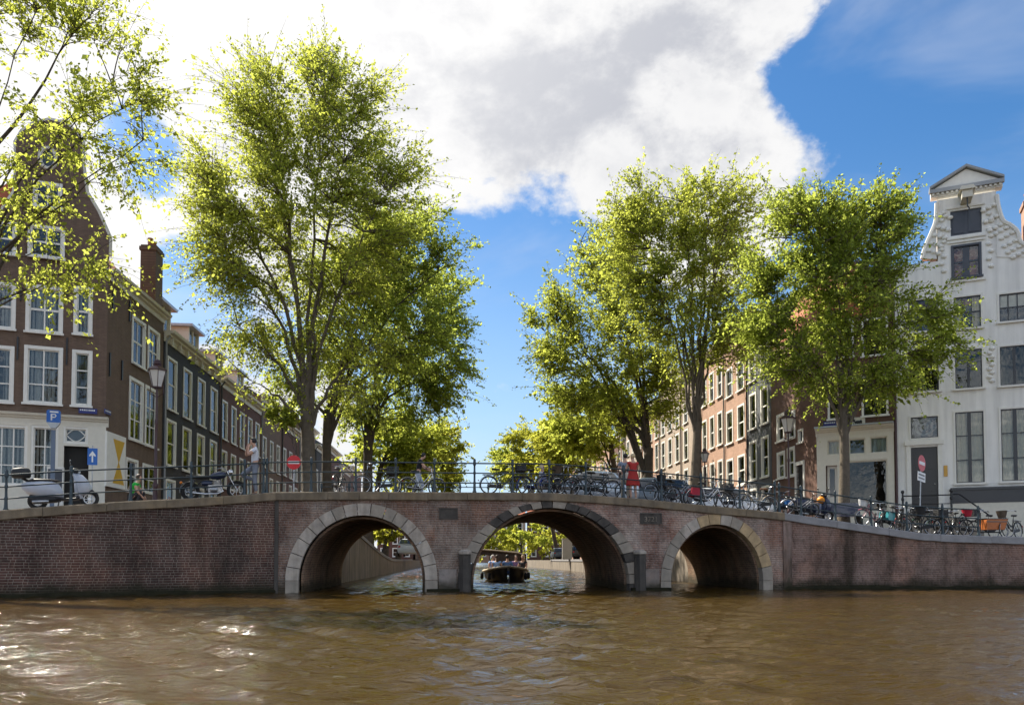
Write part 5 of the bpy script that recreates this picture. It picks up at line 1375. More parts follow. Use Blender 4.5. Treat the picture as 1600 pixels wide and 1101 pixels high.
park('dark bicycle with rear crate left of the man with the white bicycle', 584, .75, True, .15, rear='crate', lean=.1)
park('dark bicycle seen end-on in front of the dark elm trunk', 518, 1.1, False, 1.35, lean=.05)
park('bicycle with pale blue rims beside the seated blond person', 838, .9, False, .5, color=BLUEP, lean=.06)
park('black step-through bicycle right of the seated pair', 893, .7, True, .25, lean=-.08, front='basket')
park('dark bicycle in front of the silver car', 935, .55, False, -.2, lean=.08)
park('bicycle with black front crate left of the woman in red', 957, .9, False, .1, front='crate', lean=-.06, color=SILV)
park('black bicycle with tilted saddle right of the woman in red', 1040, .5, True, .3, lean=.12)
park('silver bicycle leaning right behind a bridge post', 1066, .95, False, -.25, color=SILV, lean=-.14)
park('white bicycle with crimson panniers', 1112, .55, False, .0, color=WHITEP, rear='pannier', lean=-.06)
park('black bicycle half hidden behind the white one with panniers', 1140, 1.1, True, .2, lean=.05)
park('beige bicycle in front of the pale car', 1188, .45, True, -.1, color=BEIGEP, lean=.1, saddle=BROWNL)
park('dark blue bicycle with a bright blue bag near the bridge end', 1222, .9, True, .3, color=DKBLUE, rear='pannier', bagmat=BLUEBAG, lean=-.05)
park('silver bicycle lying low against the first post right of the bridge', 1253, .6, False, .2, color=SILV, lean=.45)
park('pink and black bicycle with pale front basket beside the blue bench', 1374, .5, True, .15, color=paint('dusty_pink', (.35, .12, .16)), front='basket', bagmat=WHITEP, lean=-.07)
park('bicycle with teal panniers on the right wall', 1409, .6, False, .45, rear='pannier', bagmat=TEALP, lean=.08)
park('black bicycle below the tilted no-entry sign', 1446, .6, True, -.2, lean=.05)
park('dark green bicycle with rear crate in front of the stoop', 1470, 1.3, False, .5, color=DKGREEN, rear='crate', lean=.04)
park('black bicycle with a red front bag next to the cargo bicycle', 1502, .5, False, .1, rear='crate', front='basket', bagmat=REDBAG, lean=-.06)
park('dark bicycle cut by the right picture edge', 1598, .7, True, .5, lean=.06, front='basket')
for lb, px, bk, fl, tn, kw in [
    ('black bicycle parked nose-in behind the one with the red bag', 1518, 1.2, False, 1.2, {}), ('dark bicycle parked nose-in left of the cargo bicycle', 1488, 1.1, False, 1.35, dict(rear='crate')),
    ('black bicycle parked nose-in right of the tilted sign', 1458, 1.0, True, 1.1, dict(front='basket', bagmat=CRATE)), ('dark bicycle parked nose-in between the teal panniers and the sign', 1427, 1.0, False, 1.2, {}),
    ('silver bicycle parked nose-in beside the pink one', 1392, 1.0, True, 1.25, dict(color=SILV)), ('black bicycle behind the cargo bicycle box', 1568, 1.3, True, .3, dict(front='crate')),
    ('black bicycle turned across the bridge end behind the blue bag', 1240, 1.3, False, 1.0, {}), ('dark bicycle tangled with the silver one right of the couple', 1052, 1.1, True, .8, dict(front='basket', bagmat=CRATE)),
    ('black bicycle tangled with the white one with panniers', 1092, .9, True, -.35, {}), ('dark bicycle leaning into the beige one', 1164, .8, False, .35, dict(rear='crate', lean=-.15)),
    ('black bicycle tangled left of the black step-through', 872, .5, False, .15, dict(lean=.12)), ('dark bicycle right of the black step-through one', 915, .9, True, -.4, {})]:
    park(lb, px, bk, fl, tn, **kw)
# white bicycle pushed by the man in black
x, y, z = spot(652, 1.5); white_bike = bicycle('white step-through bicycle pushed by the man in black', (x, y, z), road_dir(650), color=WHITEP, step=True, group=None)

def cargo_bike(label, loc, rz):
    t = thing('cargo_bicycle', label, 'cargo bicycle', loc, rz)
    for c in ((-1.0, 0, WR), (1.05, 0, .26)):
        w = put('wheel', BM['wheel'], t, c); put('rim', BM['rim'], w); put('spokes', BM['spokes'], w)
        if c[0] > 0: w.scale = (.75,) * 3
    m = MB(); m.tube([(-1.0, .04, WR), (-.6, 0, .3), (-.15, 0, .2), (.75, 0, .2)], .025, 7); m.tube([(-.55, 0, .3), (-.72, 0, .82)], .02, 7); m.tube([(-.60, 0, .5), (-.1, 0, .85)], .02, 7); m.tube([(-.12, 0, .2), (-.1, 0, 1.0)], .022, 7); m.tube([(.75, 0, .2), (.85, 0, .62)], .02, 6); m.tube([(.85, 0, .62), (1.05, .05, .26)], .014, 6); m.tube([(-.70, 0, .72), (-1.0, .04, WR)], .012, 6)
    m.build('frame', BK, t, smooth=60)
    m = MB(); m.loft([[(x, y, z) for x, z in ((-.05, .30), (.70, .30), (.84, .72), (-.05, .72))] for y in (-.30, .30)]); bx = m.build('cargo_box', ORANGEBOX, t)
    m = MB(); m.bb(-.07, .85, -.32, .32, .722, .75); m.bb(-.06, .82, -.315, -.302, .60, .635); put('box_rim', m.mesh('box_rim', BK), bx)
    m = MB(); m.tube([(-.1, 0, 1.0), (-.1, 0, 1.08)], .015, 6); m.tube([(-.32, -.3, 1.08), (-.15, -.25, 1.1), (-.1, 0, 1.08), (-.15, .25, 1.1), (-.32, .3, 1.08)], .012, 6); m.build('handlebar', CHROME, t, smooth=60)
    s = put('saddle', BM['saddle'], t, (-.44, 0, -.02)); put('rear_rack', BM['rack'], t, (-.45, 0, 0)); put('rear_mudguard', BM['guard_r'], t, (-.45, 0, 0)); put('chain_case', BM['chain_case'], t, (-.45, 0, 0))
x, y, z = spot(1552, .65); cargo_bike('cargo bicycle with a bright orange wooden box on the right wall', (x, y, z), road_dir(1550))

# ------------------------------------------------------------------ scooter and motorcycle
def ring_yz(x, hw, z0, z1, n=12, p=2.4):
    zc_, hh = (z0 + z1) / 2, (z1 - z0) / 2; out = []
    for i in range(n):
        t = 2 * math.pi * i / n; c, s = math.cos(t), math.sin(t)
        out.append((x, hw * math.copysign(abs(c) ** (2 / p), c), zc_ + hh * math.copysign(abs(s) ** (2 / p), s)))
    return out
def fat_wheel(t, c, r, w, name='wheel'):
    m = MB(); m.tube(circ(r - w * .5, 24), w * .55, 8, closed=True); o = put(name, m.mesh(name, RUBBER, 60), t, c)
    m = MB(); m.tube(circ(r - w * 1.1, 24), .02, 6, closed=True); m.lathe([(.05, -.06), (.06, 0), (.05, .06)], n=10, axis='Y')
    for i in range(8):
        a = 2 * math.pi * i / 8; m.tube([(.04 * math.cos(a), 0, .04 * math.sin(a)), ((r - w) * math.cos(a), 0, (r - w) * math.sin(a))], .012, 4)
    put('rim', m.mesh('rim', STEEL, 60), o); return o
SCW = paint('scooter_silver_white', (.50, .53, .60))
def scooter(label, loc, rz, body=SCW, top=True, group=None):
    t = thing('scooter', label, 'scooter', loc, rz, group)
    fat_wheel(t, (-.62, 0, .25), .25, .11); fat_wheel(t, (.66, 0, .25), .25, .10)
    m = MB(); m.loft([ring_yz(x, w, a, b) for x, w, a, b in ((-.98, .06, .60, .74), (-.85, .17, .44, .80), (-.55, .24, .34, .82), (-.25, .24, .32, .80), (-.08, .20, .30, .72), (.02, .12, .28, .5))]); m.build('rear_fairing', body, t, smooth=60)
    m = MB(); m.loft([ring_yz(x, w, a, b) for x, w, a, b in ((-.25, .15, .24, .36), (.0, .17, .22, .30), (.3, .17, .22, .30), (.42, .14, .24, .4))]); m.build('footboard', CRATE, t, smooth=60)
    m = MB(); m.loft([[(x + dx, y, z) for dx, y in ((-.03, -w), (.06, -w * .6), (.10, 0), (.06, w * .6), (-.03, w), (-.05, 0))] for x, z, w in ((.42, .26, .12), (.44, .45, .2), (.40, .70, .21), (.34, .92, .16), (.30, 1.0, .1))]); m.build('leg_shield', body, t, smooth=60)
    m = MB(); m.loft([ring_yz(x, w, a, b) for x, w, a, b in ((.44, .06, .40, .50), (.58, .09, .40, .56), (.75, .09, .38, .52), (.90, .05, .30, .38))]); m.build('front_mudguard', CRATE, t, smooth=60)
    m = MB(); m.loft([ring_yz(x, w, a, b) for x, w, a, b in ((.30, .10, .34, .98), (.42, .20, .30, 1.0), (.54, .21, .34, .93), (.66, .16, .42, .78), (.74, .06, .48, .6))]); m.build('front_cowl', body, t, smooth=60)
    m = MB(); m.loft([ring_yz(x, w, a, b) for x, w, a, b in ((-.8, .12, .2, .42), (-.5, .17, .16, .40), (-.2, .16, .18, .38), (-.05, .1, .2, .34))]); m.build('engine_cover', CRATE, t, smooth=60)
    m = MB(); m.tube([(.62, .07, .27), (.46, .05, .6), (.34, 0, .98)], .025, 7); m.tube([(-.3, 0, .3), (-.62, .06, .25)], .05, 7); m.build('fork_and_swingarm', BK, t, smooth=60)
    m = MB(); m.loft([ring_yz(x, w, a, b) for x, w, a, b in ((-.82, .08, .78, .84), (-.7, .15, .78, .88), (-.35, .16, .77, .86), (-.1, .12, .75, .82), (.0, .05, .73, .77))]); m.build('seat', SADDLE, t, smooth=60)
    m = MB(); m.ell((.33, 0, 1.06), (.13, .14, .09), 12, 8); hc = m.build('handlebar_cowl', BK, t, smooth=60)
    m = MB(); m.tube([(.22, -.34, 1.08), (.3, -.15, 1.08), (.3, .15, 1.08), (.22, .34, 1.08)], .018, 7); put('handlebar', m.mesh('handlebar', GRIP, 60), hc)
    for s in (-1, 1):
        m = MB(); m.tube([(.28, s * .25, 1.1), (.26, s * .33, 1.28)], .008, 5); m.ell((.25, s * .35, 1.31), (.02, .07, .045), 10, 6); put('mirror', m.mesh('mirror', BK, 60), hc)
    m = MB(); m.ell((.44, 0, 1.04), (.05, .08, .06), 10, 6); put('headlamp', m.mesh('headlamp', LENS, 60), hc)
    m = MB(); m.bb(.40, .43, -.12, .12, 1.12, 1.4); 
    if top:
        m = MB(); m.loft([ring_yz(x, w, a, b, 14, 3.2) for x, w, a, b in ((-1.2, .12, .93, 1.12), (-1.15, .19, .90, 1.18), (-.95, .21, .89, 1.2), (-.78, .19, .90, 1.17), (-.74, .12, .94, 1.1))]); tb_ = m.build('top_box', CRATE, t, smooth=60)
        m = MB(); m.tube([(-.95, 0, .9), (-.8, 0, .80)], .04, 6); put('top_box_bracket', m.mesh('top_box_bracket', BK), tb_)
    m = MB(); m.ell((-.62, -.185, .62), (.07, .02, .035), 10, 6); m.build('side_reflector', YEL, t, smooth=60)
    m = MB(); m.lathe([(.05, -.2), (.06, -.1), (.06, .12), (.04, .2)], (0, 0, 0), 10, 'X'); m.build('exhaust', STEEL, t, (-.55, -.16, .22), smooth=60)
    m = MB(); m.tube([(-.1, .1, .24), (-.15, .18, 0)], .015, 5); m.tube([(-.1, -.1, .24), (-.15, -.18, 0)], .015, 5); m.build('centre_stand', BK, t)
    return t
x, y, z = spot(77, .75); sc_ = scooter('silver-white scooter with black top box behind the left railing', (x, y, z), road_dir(80)); sc_.rotation_euler = (0, -.08, road_dir(80)); sc_.scale = (1.12,) * 3
x, y, z = spot(1284, .9); sc2 = scooter('dark blue scooter with an orange bag near the slender tree', (x, y, z), road_dir(1284) + .2, body=DKBLUE, top=False); sc2.rotation_euler = (.1, .12, road_dir(1284) + .2)
m = MB(); m.ell((.05, 0, 1.0), (.17, .16, .14), 12, 8); m.tube([(-.05, 0, 1.1), (.05, 0, 1.2), (.15, 0, 1.1)], .012, 5); ob = m.build('orange_bag', pm('orange_bag', (.7, .25, .01), .5, .1), None, (x + .30, y, z - .18), road_dir(1284), 60); tag(ob, 'orange bag resting on the dark blue scooter', 'bag')
def motorcycle(label, loc, rz):
    t = thing('motorcycle', label, 'motorcycle', loc, rz)
    fat_wheel(t, (-.74, 0, .31), .31, .12); fat_wheel(t, (.76, 0, .32), .32, .10)
    m = MB(); m.loft([ring_yz(x, w, a, b) for x, w, a, b in ((-.10, .07, .74, .84), (.0, .14, .70, .92), (.2, .16, .70, .98), (.38, .13, .74, .97), (.45, .06, .80, .92))]); m.build('fuel_tank', DKBLUE, t, smooth=60)
    m = MB(); m.loft([ring_yz(x, w, a, b) for x, w, a, b in ((-.85, .08, .80, .88), (-.7, .13, .76, .88), (-.4, .14, .72, .84), (-.15, .12, .72, .84), (-.06, .08, .74, .82))]); m.build('seat', SADDLE, t, smooth=60)
    m = MB(); m.bb(-.18, .28, -.14, .14, .28, .52); m.ell((0, 0, .36), (.24, .19, .14), 12, 8)
    for k in range(5): m.bb(.0 + .0, .22, -.17, .17, .52 + k * .035, .535 + k * .035)
    m.build('engine', STEEL, t, smooth=40)
    m = MB(); m.tube([(.40, 0, .88), (.1, 0, .66), (-.35, 0, .66), (-.74, .1, .34)], .022, 7); m.tube([(.40, 0, .86), (.28, 0, .34), (-.2, 0, .26), (-.35, 0, .66)], .022, 7); m.tube([(-.6, .14, .72), (-.74, .12, .34)], .03, 7); m.tube([(-.6, -.14, .72), (-.74, -.12, .34)], .03, 7); m.build('frame', BK, t, smooth=60)
    m = MB()
    for s in (-.08, .08): m.tube([(.76, s, .32), (.58, s, .68), (.46, s, .98)], .025, 7)
    m.build('front_fork', CHROME, t, smooth=60)
    m = MB(); m.tube([(.22, -.38, 1.06), (.36, -.25, 1.10), (.44, 0, 1.02), (.36, .25, 1.10), (.22, .38, 1.06)], .014, 6); hb = m.build('handlebar', CHROME, t, smooth=60)
    for s in (-1, 1):
        m = MB(); m.tube([(.33, s * .28, 1.1), (.30, s * .34, 1.28)], .007, 5); m.ell((.29, s * .35, 1.32), (.015, .06, .05), 10, 6); put('mirror', m.mesh('mirror', BK, 60), hb)
    m = MB(); m.lathe([(.04, -.09), (.09, -.03), (.10, .05), (.09, .07)], n=14, axis='X'); hl = m.build('headlamp', CHROME, t, (.58, 0, .94), smooth=60); m = MB(); m.ell((.07, 0, 0), (.02, .085, .085), 12, 8); put('lens', m.mesh('lens', LENS, 60), hl)
    m = MB(); m.tube([(.2, -.16, .45), (.3, -.19, .30), (.1, -.2, .22), (-.3, -.2, .22), (-.9, -.2, .30)], [.022, .022, .026, .04, .045], 8); m.build('exhaust_pipe', CHROME, t, smooth=60)
    def g(c, r, a0, a1):
        m = MB(); rr = []
        for i in range(12):
            a = a0 + (a1 - a0) * i / 11; rr.append([(c[0] + (r + d) * math.cos(a), y_, c[2] + (r + d) * math.sin(a)) for y_, d in ((-.07, -.02), (0, .01), (.07, -.02), (0, -.01))])
        m.loft(rr); m.build('mudguard', BK, t, smooth=60)
    g((.76, 0, .32), .35, rad(40), rad(150)); g((-.74, 0, .31), .35, rad(45), rad(185))
    m = MB(); m.ell((-1.02, 0, .62), (.05, .06, .05), 10, 6); m.build('tail_lamp', pm('orange_lens', (.7, .2, .02), .3, .05), t, smooth=60)
    m = MB(); m.loft([ring_yz(x, w, a, b) for x, w, a, b in ((-.38, .13, .50, .66), (-.2, .16, .48, .68), (-.05, .13, .5, .66))]); m.build('side_panel', DKBLUE, t, smooth=60)
    m = MB(); m.tube([(-.05, .12, .25), (-.1, .28, 0)], .014, 5); m.build('side_stand', STEEL, t)
    return t
x, y, z = spot(319, .8); mc = motorcycle('dark blue and chrome motorcycle leaning behind the left railing', (x, y, z), road_dir(319)); mc.rotation_euler = (.10, -.07, road_dir(319))

# ------------------------------------------------------------------ cars
def car(label, loc, rz, body, group='cars parked along the canal', estate=True, name='parked_car'):
    t = thing(name, label, 'car', loc, rz, group)
    def sec(x, zb, zt, w):
        return [(x, s * w * k, zb + (zt - zb) * h) for s, k, h in ((-1, .88, 0), (-1, .98, .25), (-1, 1.0, .55), (-1, .96, .9), (-1, .80, 1.0), (1, .80, 1.0), (1, .96, .9), (1, 1.0, .55), (1, .98, .25), (1, .88, 0))]
    m = MB(); m.loft([sec(*q) for q in ((-2.12, .42, .78, .70), (-2.06, .30, .92, .82), (-1.7, .24, .97, .87), (-.8, .22, .97, .88), (.6, .22, .95, .88), (1.2, .24, .90, .87), (1.8, .26, .80, .83), (2.05, .32, .70, .76), (2.1, .42, .62, .66))]); b = m.build('body', body, t, smooth=50)
    rear = -1.95 if estate else -1.35
    def roof(x, zt, w, zb=.955): return [(x, -w, zb), (x, -w * .98, zt - .05), (x, -w * .85, zt), (x, w * .85, zt), (x, w * .98, zt - .05), (x, w, zb)]
    m = MB(); m.loft([roof(rear - .1, .98, .78), roof(rear + .25, 1.38, .68), roof(-.6, 1.46, .66), roof(.1, 1.45, .66), roof(.45, 1.36, .66), roof(1.15, .98, .78)]); put('cabin', m.mesh('cabin', body, 50), b)
    for s in (-1, 1):
        for x0, x1, x2, x3 in ((rear + .12, rear + .36, -.55, -.55), (-.47, -.47, .32, .25), (.4, .33, .36, .92)):
            y0, y1 = s * .795, s * .685; m = MB()
            q = [(x0, y0, 1.0), (x3 if x3 > x0 else x2, y0, 1.0), (x2, y1, 1.36), (x1, y1, 1.36)]
            m.add(q + [(a, c + s * .02, d) for a, c, d in q], [(4, 5, 6, 7), (0, 1, 5, 4), (1, 2, 6, 5), (2, 3, 7, 6), (3, 0, 4, 7)]); put('side_window', m.mesh('side_window', GLASSC), b)
    m = MB(); m.add([(1.13, -.68, 1.02), (1.13, .68, 1.02), (.50, .58, 1.37), (.50, -.58, 1.37)], [(0, 1, 2, 3)]); m.v = [(x_ + .03, y_, z_ + .03) for x_, y_, z_ in m.v]; put('windscreen', m.mesh('windscreen', GLASSC), b)
    m = MB(); m.add([(rear - .09, -.66, 1.02), (rear - .09, .66, 1.02), (rear + .22, .58, 1.36), (rear + .22, -.58, 1.36)], [(3, 2, 1, 0)]); m.v = [(x_ - .03, y_, z_ + .03) for x_, y_, z_ in m.v]; put('rear_window', m.mesh('rear_window', GLASSC), b)
    for x_ in (-1.32, 1.30):
        for s in (-1, 1):
            m = MB(); m.tube([(a, 0, c) for a, _, c in circ(.245, 22)], .085, 8, closed=True); w = put('wheel', m.mesh('wheel', RUBBER, 60), t, (x_, s * .80, .32))
            m = MB(); m.lathe([(.20, -.07), (.21, 0), (.20, .07)], n=16, axis='Y'); put('rim', m.mesh('rim', STEEL, 40), w)
    for s in (-1, 1):
        m = MB(); m.ell((2.02, s * .56, .66), (.08, .16, .07), 10, 6); put('headlamp', m.mesh('headlamp', LENS, 60), b)
        m = MB(); m.ell((-2.08, s * .64, .78), (.05, .12, .1), 10, 6); put('tail_lamp', m.mesh('tail_lamp', REFLR, 60), b)
        m = MB(); m.ell((.75, s * .95, 1.02), (.07, .09, .06), 10, 6); put('wing_mirror', m.mesh('wing_mirror', body, 60), b)
    return t
def car_at(label, px, Y, rz, body, **k):
    X = gx(px, Y); return car(label, (X, Y, gz(X, Y) + .0), rz, body, **k)
GREYCAR = paint('steel_grey_car', (.10, .125, .15)); SILCAR = pm('silver_car', (.42, .46, .50), .3, .04, metal=.4, coat=.4); WHCAR = paint('white_car', (.62, .64, .66)); DKCAR = paint('black_car', (.015, .016, .018))
x, y, z = spot(1037, 5.2); car('steel-grey estate car on the bridge behind the woman in red', (x, y, z - .04), road_dir(1037) + math.pi, GREYCAR, group='cars on the bridge')
x, y, z = spot(935, 4.6); car('silver car on the bridge behind the bicycles left of the couple', (x, y, z - .04), road_dir(935) + math.pi, SILCAR, group='cars on the bridge', estate=False)
x, y, z = spot(1196, 5.5); car('pale car behind the beige bicycle at the right end of the bridge', (x, y, z - .04), road_dir(1196), WHCAR, group='cars on the bridge')
car_at('white car parked on the left quay seen through the left arch', 643, 66, aL - .1, WHCAR)
car_at('dark car farther along the left quay behind the white one', 668, 86, aL, DKCAR)
car_at('black car parked on the right quay seen through the centre arch', 898, 88, aL + .1, DKCAR)
car_at('grey car on the right quay beside the tree trunks in the centre arch', 872, 104, aL, GREYCAR)

# ------------------------------------------------------------------ signs, lamps, meter, bench, boxes
SIGNRED = pm('sign_red', (.55, .01, .015), .4, .05); SIGNPINK = pm('faded_sign_red', (.55, .10, .12), .45, .06); SIGNBLUE = pm('sign_blue', (.01, .11, .42), .4, .05); GALV = pm('galvanised_steel', (.40, .41, .42), .45, .1, metal=.6); DKGREY = pm('dark_marks', (.05, .05, .06), .6, .1)
def no_entry(label, base, zc_, r, red, plate=False, lean=0.0, turn=0.0, marks=False):
    t = thing('no_entry_sign', label, 'sign', base, turn); t.rotation_euler = (0, lean, turn); h = zc_ - base[2]
    m = MB(); m.tube([(0, .04, 0), (0, .04, h + r)], .028, 8); m.build('pole', GALV, t, smooth=60)
    m = MB(); m.lathe([(r, 0), (r, .012)], (0, 0, 0), 32, 'Y'); d = m.build('disc', red, t, (0, 0, h))
    m = MB(); m.bb(-r * .78, r * .78, -.006, -.001, -r * .2, r * .2); b = put('white_bar', m.mesh('white_bar', SIGNW), d)
    if marks:
        m = MB()
        for k in range(9): m.bb(-r * .6 + k * r * .13, -r * .6 + k * r * .13 + r * .07, -.011, -.0065, -r * .07, r * .08)
        put('bar_marks', m.mesh('bar_marks', DKGREY), d)['kind'] = 'stuff'
    if plate:
        m = MB(); m.bb(-r * 1.05, r * 1.05, 0, .012, h - r * 2.25, h - r * 1.12); p = m.build('under_plate', SIGNW, t); m = MB()
        for row, n in ((.62, 9), (.25, 6)):
            for k in range(n): m.bb(-r * .85 + k * r * 1.7 / n, -r * .85 + (k + .7) * r * 1.7 / n, -.004, -.001, h - r * 2.25 + r * 1.13 * row, h - r * 2.25 + r * 1.13 * (row + .16))
        put('plate_lettering', m.mesh('plate_lettering', DKGREY), p)['kind'] = 'stuff'
p = at(459, 722, 30.2); no_entry('red round no-entry sign behind the railing left of the trees', (p.x, p.y, gz(p.x, p.y)), p.z, .27, SIGNRED, marks=True)
p = at(1443, 722, 34.0); b_ = at(1437, 800, 34.0); no_entry('faded tilted no-entry sign with white plate before the white house', (b_.x, b_.y, gz(b_.x, b_.y)), p.z, .35, SIGNPINK, True, .10, .7)
# parking meter sign
p = at(84, 651, 30.0); t = thing('parking_sign', 'blue parking sign with white P on a pole before the cream shop front', 'sign', (p.x, p.y, gz(p.x, p.y)), aF); h = p.z - t.location.z
m = MB(); m.bb(-.07, .07, -.03, .07, 0, h - .5); m.build('post', pm('grey_blue_post', (.13, .17, .24), .5, .1), t)
m = MB(); m.prism([(-.23, -.22), (.23, -.22), (.23, .20), (.19, .25), (-.19, .25), (-.23, .20)], -.08, .08); hd = m.build('sign_head', SIGNBLUE, t, (0, 0, h))
m = MB(); m.prism([(-.23, -.222), (-.08, -.44), (.08, -.44), (.23, -.222)], -.08, .08); put('sign_neck', m.mesh('sign_neck', GALV), hd)
m = MB(); m.bb(-.09, -.04, -.088, -.081, -.15, .10); m.tube([(-.04, -.085, .08), (.05, -.085, .08), (.09, -.085, .03), (.05, -.085, -.03), (-.04, -.085, -.03)], .024, 6); put('letter_p', m.mesh('letter_p', SIGNW), hd)
m = MB(); m.bb(-.12, .16, -.087, -.081, .145, .205); put('white_panel', m.mesh('white_panel', SIGNW), hd)
# blue one-way arrow sign
p = at(144.5, 713, 28.5); t = thing('one_way_sign', 'blue rectangular sign with white upward arrow beside the doorway', 'sign', (p.x, p.y, gz(p.x, p.y)), aF); h = p.z - t.location.z
m = MB(); m.tube([(0, .03, 0), (0, .03, h + .4)], .022, 7); m.build('pole', GALV, t, smooth=60)
m = MB(); m.bb(-.16, .16, -.005, .01, -.30, .30); bd = m.build('board', SIGNBLUE, t, (0, 0, h))
m = MB(); m.prism([(-.025, -.2), (.025, -.2), (.025, .04), (.10, .0), (.10, .06), (0, .2), (-.10, .06), (-.10, 0), (-.025, .04)], -.011, -.006); put('arrow', m.mesh('arrow', SIGNW), bd)
# white cabinet with poster near the doorway
p = at(87, 735, 31.0); zb_ = gz(p.x, p.y); t = thing('poster_cabinet', 'white cabinet with dark poster left of the doorway', 'cabinet', (p.x, p.y, zb_), aF)
m = MB(); m.bb(-.28, .28, -.15, .15, 0, 2.35); m.build('cabinet_body', WHITE, t); m = MB(); m.bb(-.24, .24, -.162, -.152, 1.5, 2.25); m.build('poster', SLATE, t); m = MB(); m.bb(-.08, .10, -.16, -.152, .95, 1.3); m.build('notice', DKGREY, t)
def lantern(label, px, Y, ytop, ybot, group='street lanterns', arms=True):
    a = at(px, ytop, Y); b = at(px, ybot, Y); gzv = gz(a.x, Y); t = thing('street_lantern', label, 'street lamp', (a.x, Y, gzv), 0, group); hb = b.z - gzv; H = a.z - b.z
    m = MB(); m.lathe([(.13, 0), (.13, .25), (.10, .3), (.085, .9), (.10, .95), (.10, 1.05), (.06, 1.1), (.05, hb * .7), (.065, hb * .71), (.065, hb * .73), (.045, hb * .75), (.04, hb)], n=10); m.build('lamp_post', IRONRED, t, smooth=40)
    w0, w1 = H * .16, H * .30
    m = MB(); m.loft([[(math.cos(rad(60 * k)) * w, math.sin(rad(60 * k)) * w, hb + z) for k in range(6)] for z, w in ((H * .04, w0), (H * .60, w1))]); gl = m.build('lantern_glass', LAMPGLASS, t)
    m = MB()
    for k in range(6):
        c, s = math.cos(rad(60 * k)), math.sin(rad(60 * k)); m.tube([(c * w0, s * w0, hb + H * .04), (c * w1, s * w1, hb + H * .60)], .014, 4)
    m.lathe([(w0 + .02, hb), (w0 + .02, hb + H * .04)], n=6); m.lathe([(w1 + .05, hb + H * .60), (w1 + .05, hb + H * .64), (w1 * .5, hb + H * .78), (w1 * .45, hb + H * .82)], n=6); m.build('lantern_frame', IRONRED, t)
    m = MB(); m.lathe([(w1 * .45, hb + H * .82), (w1 * .5, hb + H * .84), (w1 * .42, hb + H * .95), (w1 * .2, hb + H), (.02, hb + H * 1.03)], n=8); m.build('lantern_crown', IRONRED, t, smooth=40)
    m = MB(); 
    for s in (-1, 1): m.tube([(0, 0, hb - .35), (s * w1 * .8, 0, hb - .2), (s * w1 * .75, 0, hb + H * .1)], .016, 5)
    m.build('lantern_bracket', IRONRED, t)
lantern('maroon street lantern on the left before the black canal house', 246, 29.5, 562, 606)
lantern('maroon street lantern on the right before the brown side wall', 1231, 38.5, 640, 676)
lantern('small far street lantern beside the pale right trunk', 1101, 47, 700, 722)
# blue bench box by the slender tree
x, y, z = spot(1340, 1.6); t = thing('park_bench', 'dark blue bench behind the slender tree on the right', 'bench', (x, y, z), road_dir(1340))
m = MB(); m.bb(-.95, .95, -.25, .25, .40, .46); m.build('seat', DKBLUE, t); m = MB(); m.bb(-.95, .95, .2, .26, .50, .98); m.build('backrest', DKBLUE, t)
for sx in (-.8, .8):
    m = MB(); m.bb(sx - .04, sx + .04, -.22, .26, 0, .398); m.build('leg', BK, t)
# utility cabinet on the far right quay
p = xy(886, 84); m = MB(); m.bb(-.5, .5, -.3, .3, 0, 2.1); m.bb(-.55, .55, -.35, .35, 2.101, 2.2); o = m.build('utility_cabinet', pm('cabinet_grey', (.42, .40, .36), .6, .1), None, (p.x, p.y, gz(p.x, p.y) - .02)); tag(o, 'pale grey utility cabinet on the right quay seen through the centre arch', 'cabinet')

# ------------------------------------------------------------------ far bridge closing the canal
p0 = xy(716, 118); p1 = xy(812, 116); ang = math.atan2((p1 - p0).y, (p1 - p0).x); l = (p1 - p0).length
t = thing('far_bridge', 'small dark arched bridge far down the canal', 'bridge', (p0.x, p0.y, 0), ang)
m = MB(); n = 40; hz = lambda s: 2.55 - .9 * max(0, (s / l - .3)) ** 1.5
for i in range(n):
    s0, s1 = l * i / n, l * (i + 1) / n
    def lo(s):
        d = (s - l * .36) / (l * .34); return .2 + 1.75 * math.sqrt(1 - d * d) if abs(d) < 1 else -.5
    m.add([(s0, 0, lo(s0)), (s1, 0, lo(s1)), (s1, 0, hz(s1)), (s0, 0, hz(s0)), (s0, 5, lo(s0)), (s1, 5, lo(s1)), (s1, 5, hz(s1)), (s0, 5, hz(s0))], [(0, 1, 2, 3), (7, 6, 5, 4), (0, 4, 5, 1), (3, 2, 6, 7)])
m.build('arch_wall', FARSTONE, t)
m = MB(); m.tube([(l * i / 20, -.1, hz(l * i / 20) + .06) for i in range(21)], .16, 6); m.build('coping', COPE, t)
# ------------------------------------------------------------------ people: one skinned body each, clothes and hair as its parts
def skin_obj(name, nodes, edges, mat, parent, root=0, sub=2):
    """nodes: [(co, radius)]"""
    me = bpy.data.meshes.new(name); me.from_pydata([tuple(n[0]) for n in nodes], edges, []); me.materials.append(mat)
    o = put(name, me, parent); o.modifiers.new('skin', 'SKIN').use_smooth_shade = True
    sk = me.skin_vertices[0].data
    for i, n in enumerate(nodes):
        r = n[1] if isinstance(n[1], tuple) else (n[1], n[1]); sk[i].radius = r; sk[i].use_root = (i == root)
    s = o.modifiers.new('sub', 'SUBSURF'); s.levels = sub; s.render_levels = sub
    return o
HAIRS = {'black': pm('black_hair', (.014, .011, .010), .6, .2, 30), 'brown': pm('brown_hair', (.055, .03, .017), .6, .2, 30), 'blond': pm('blond_hair', (.55, .42, .24), .6, .15, 30), 'grey': pm('grey_hair', (.5, .46, .42), .6, .15, 30)}
def cloth(n, c): return pm(n, c, .85, .12, 9, .3, 30)
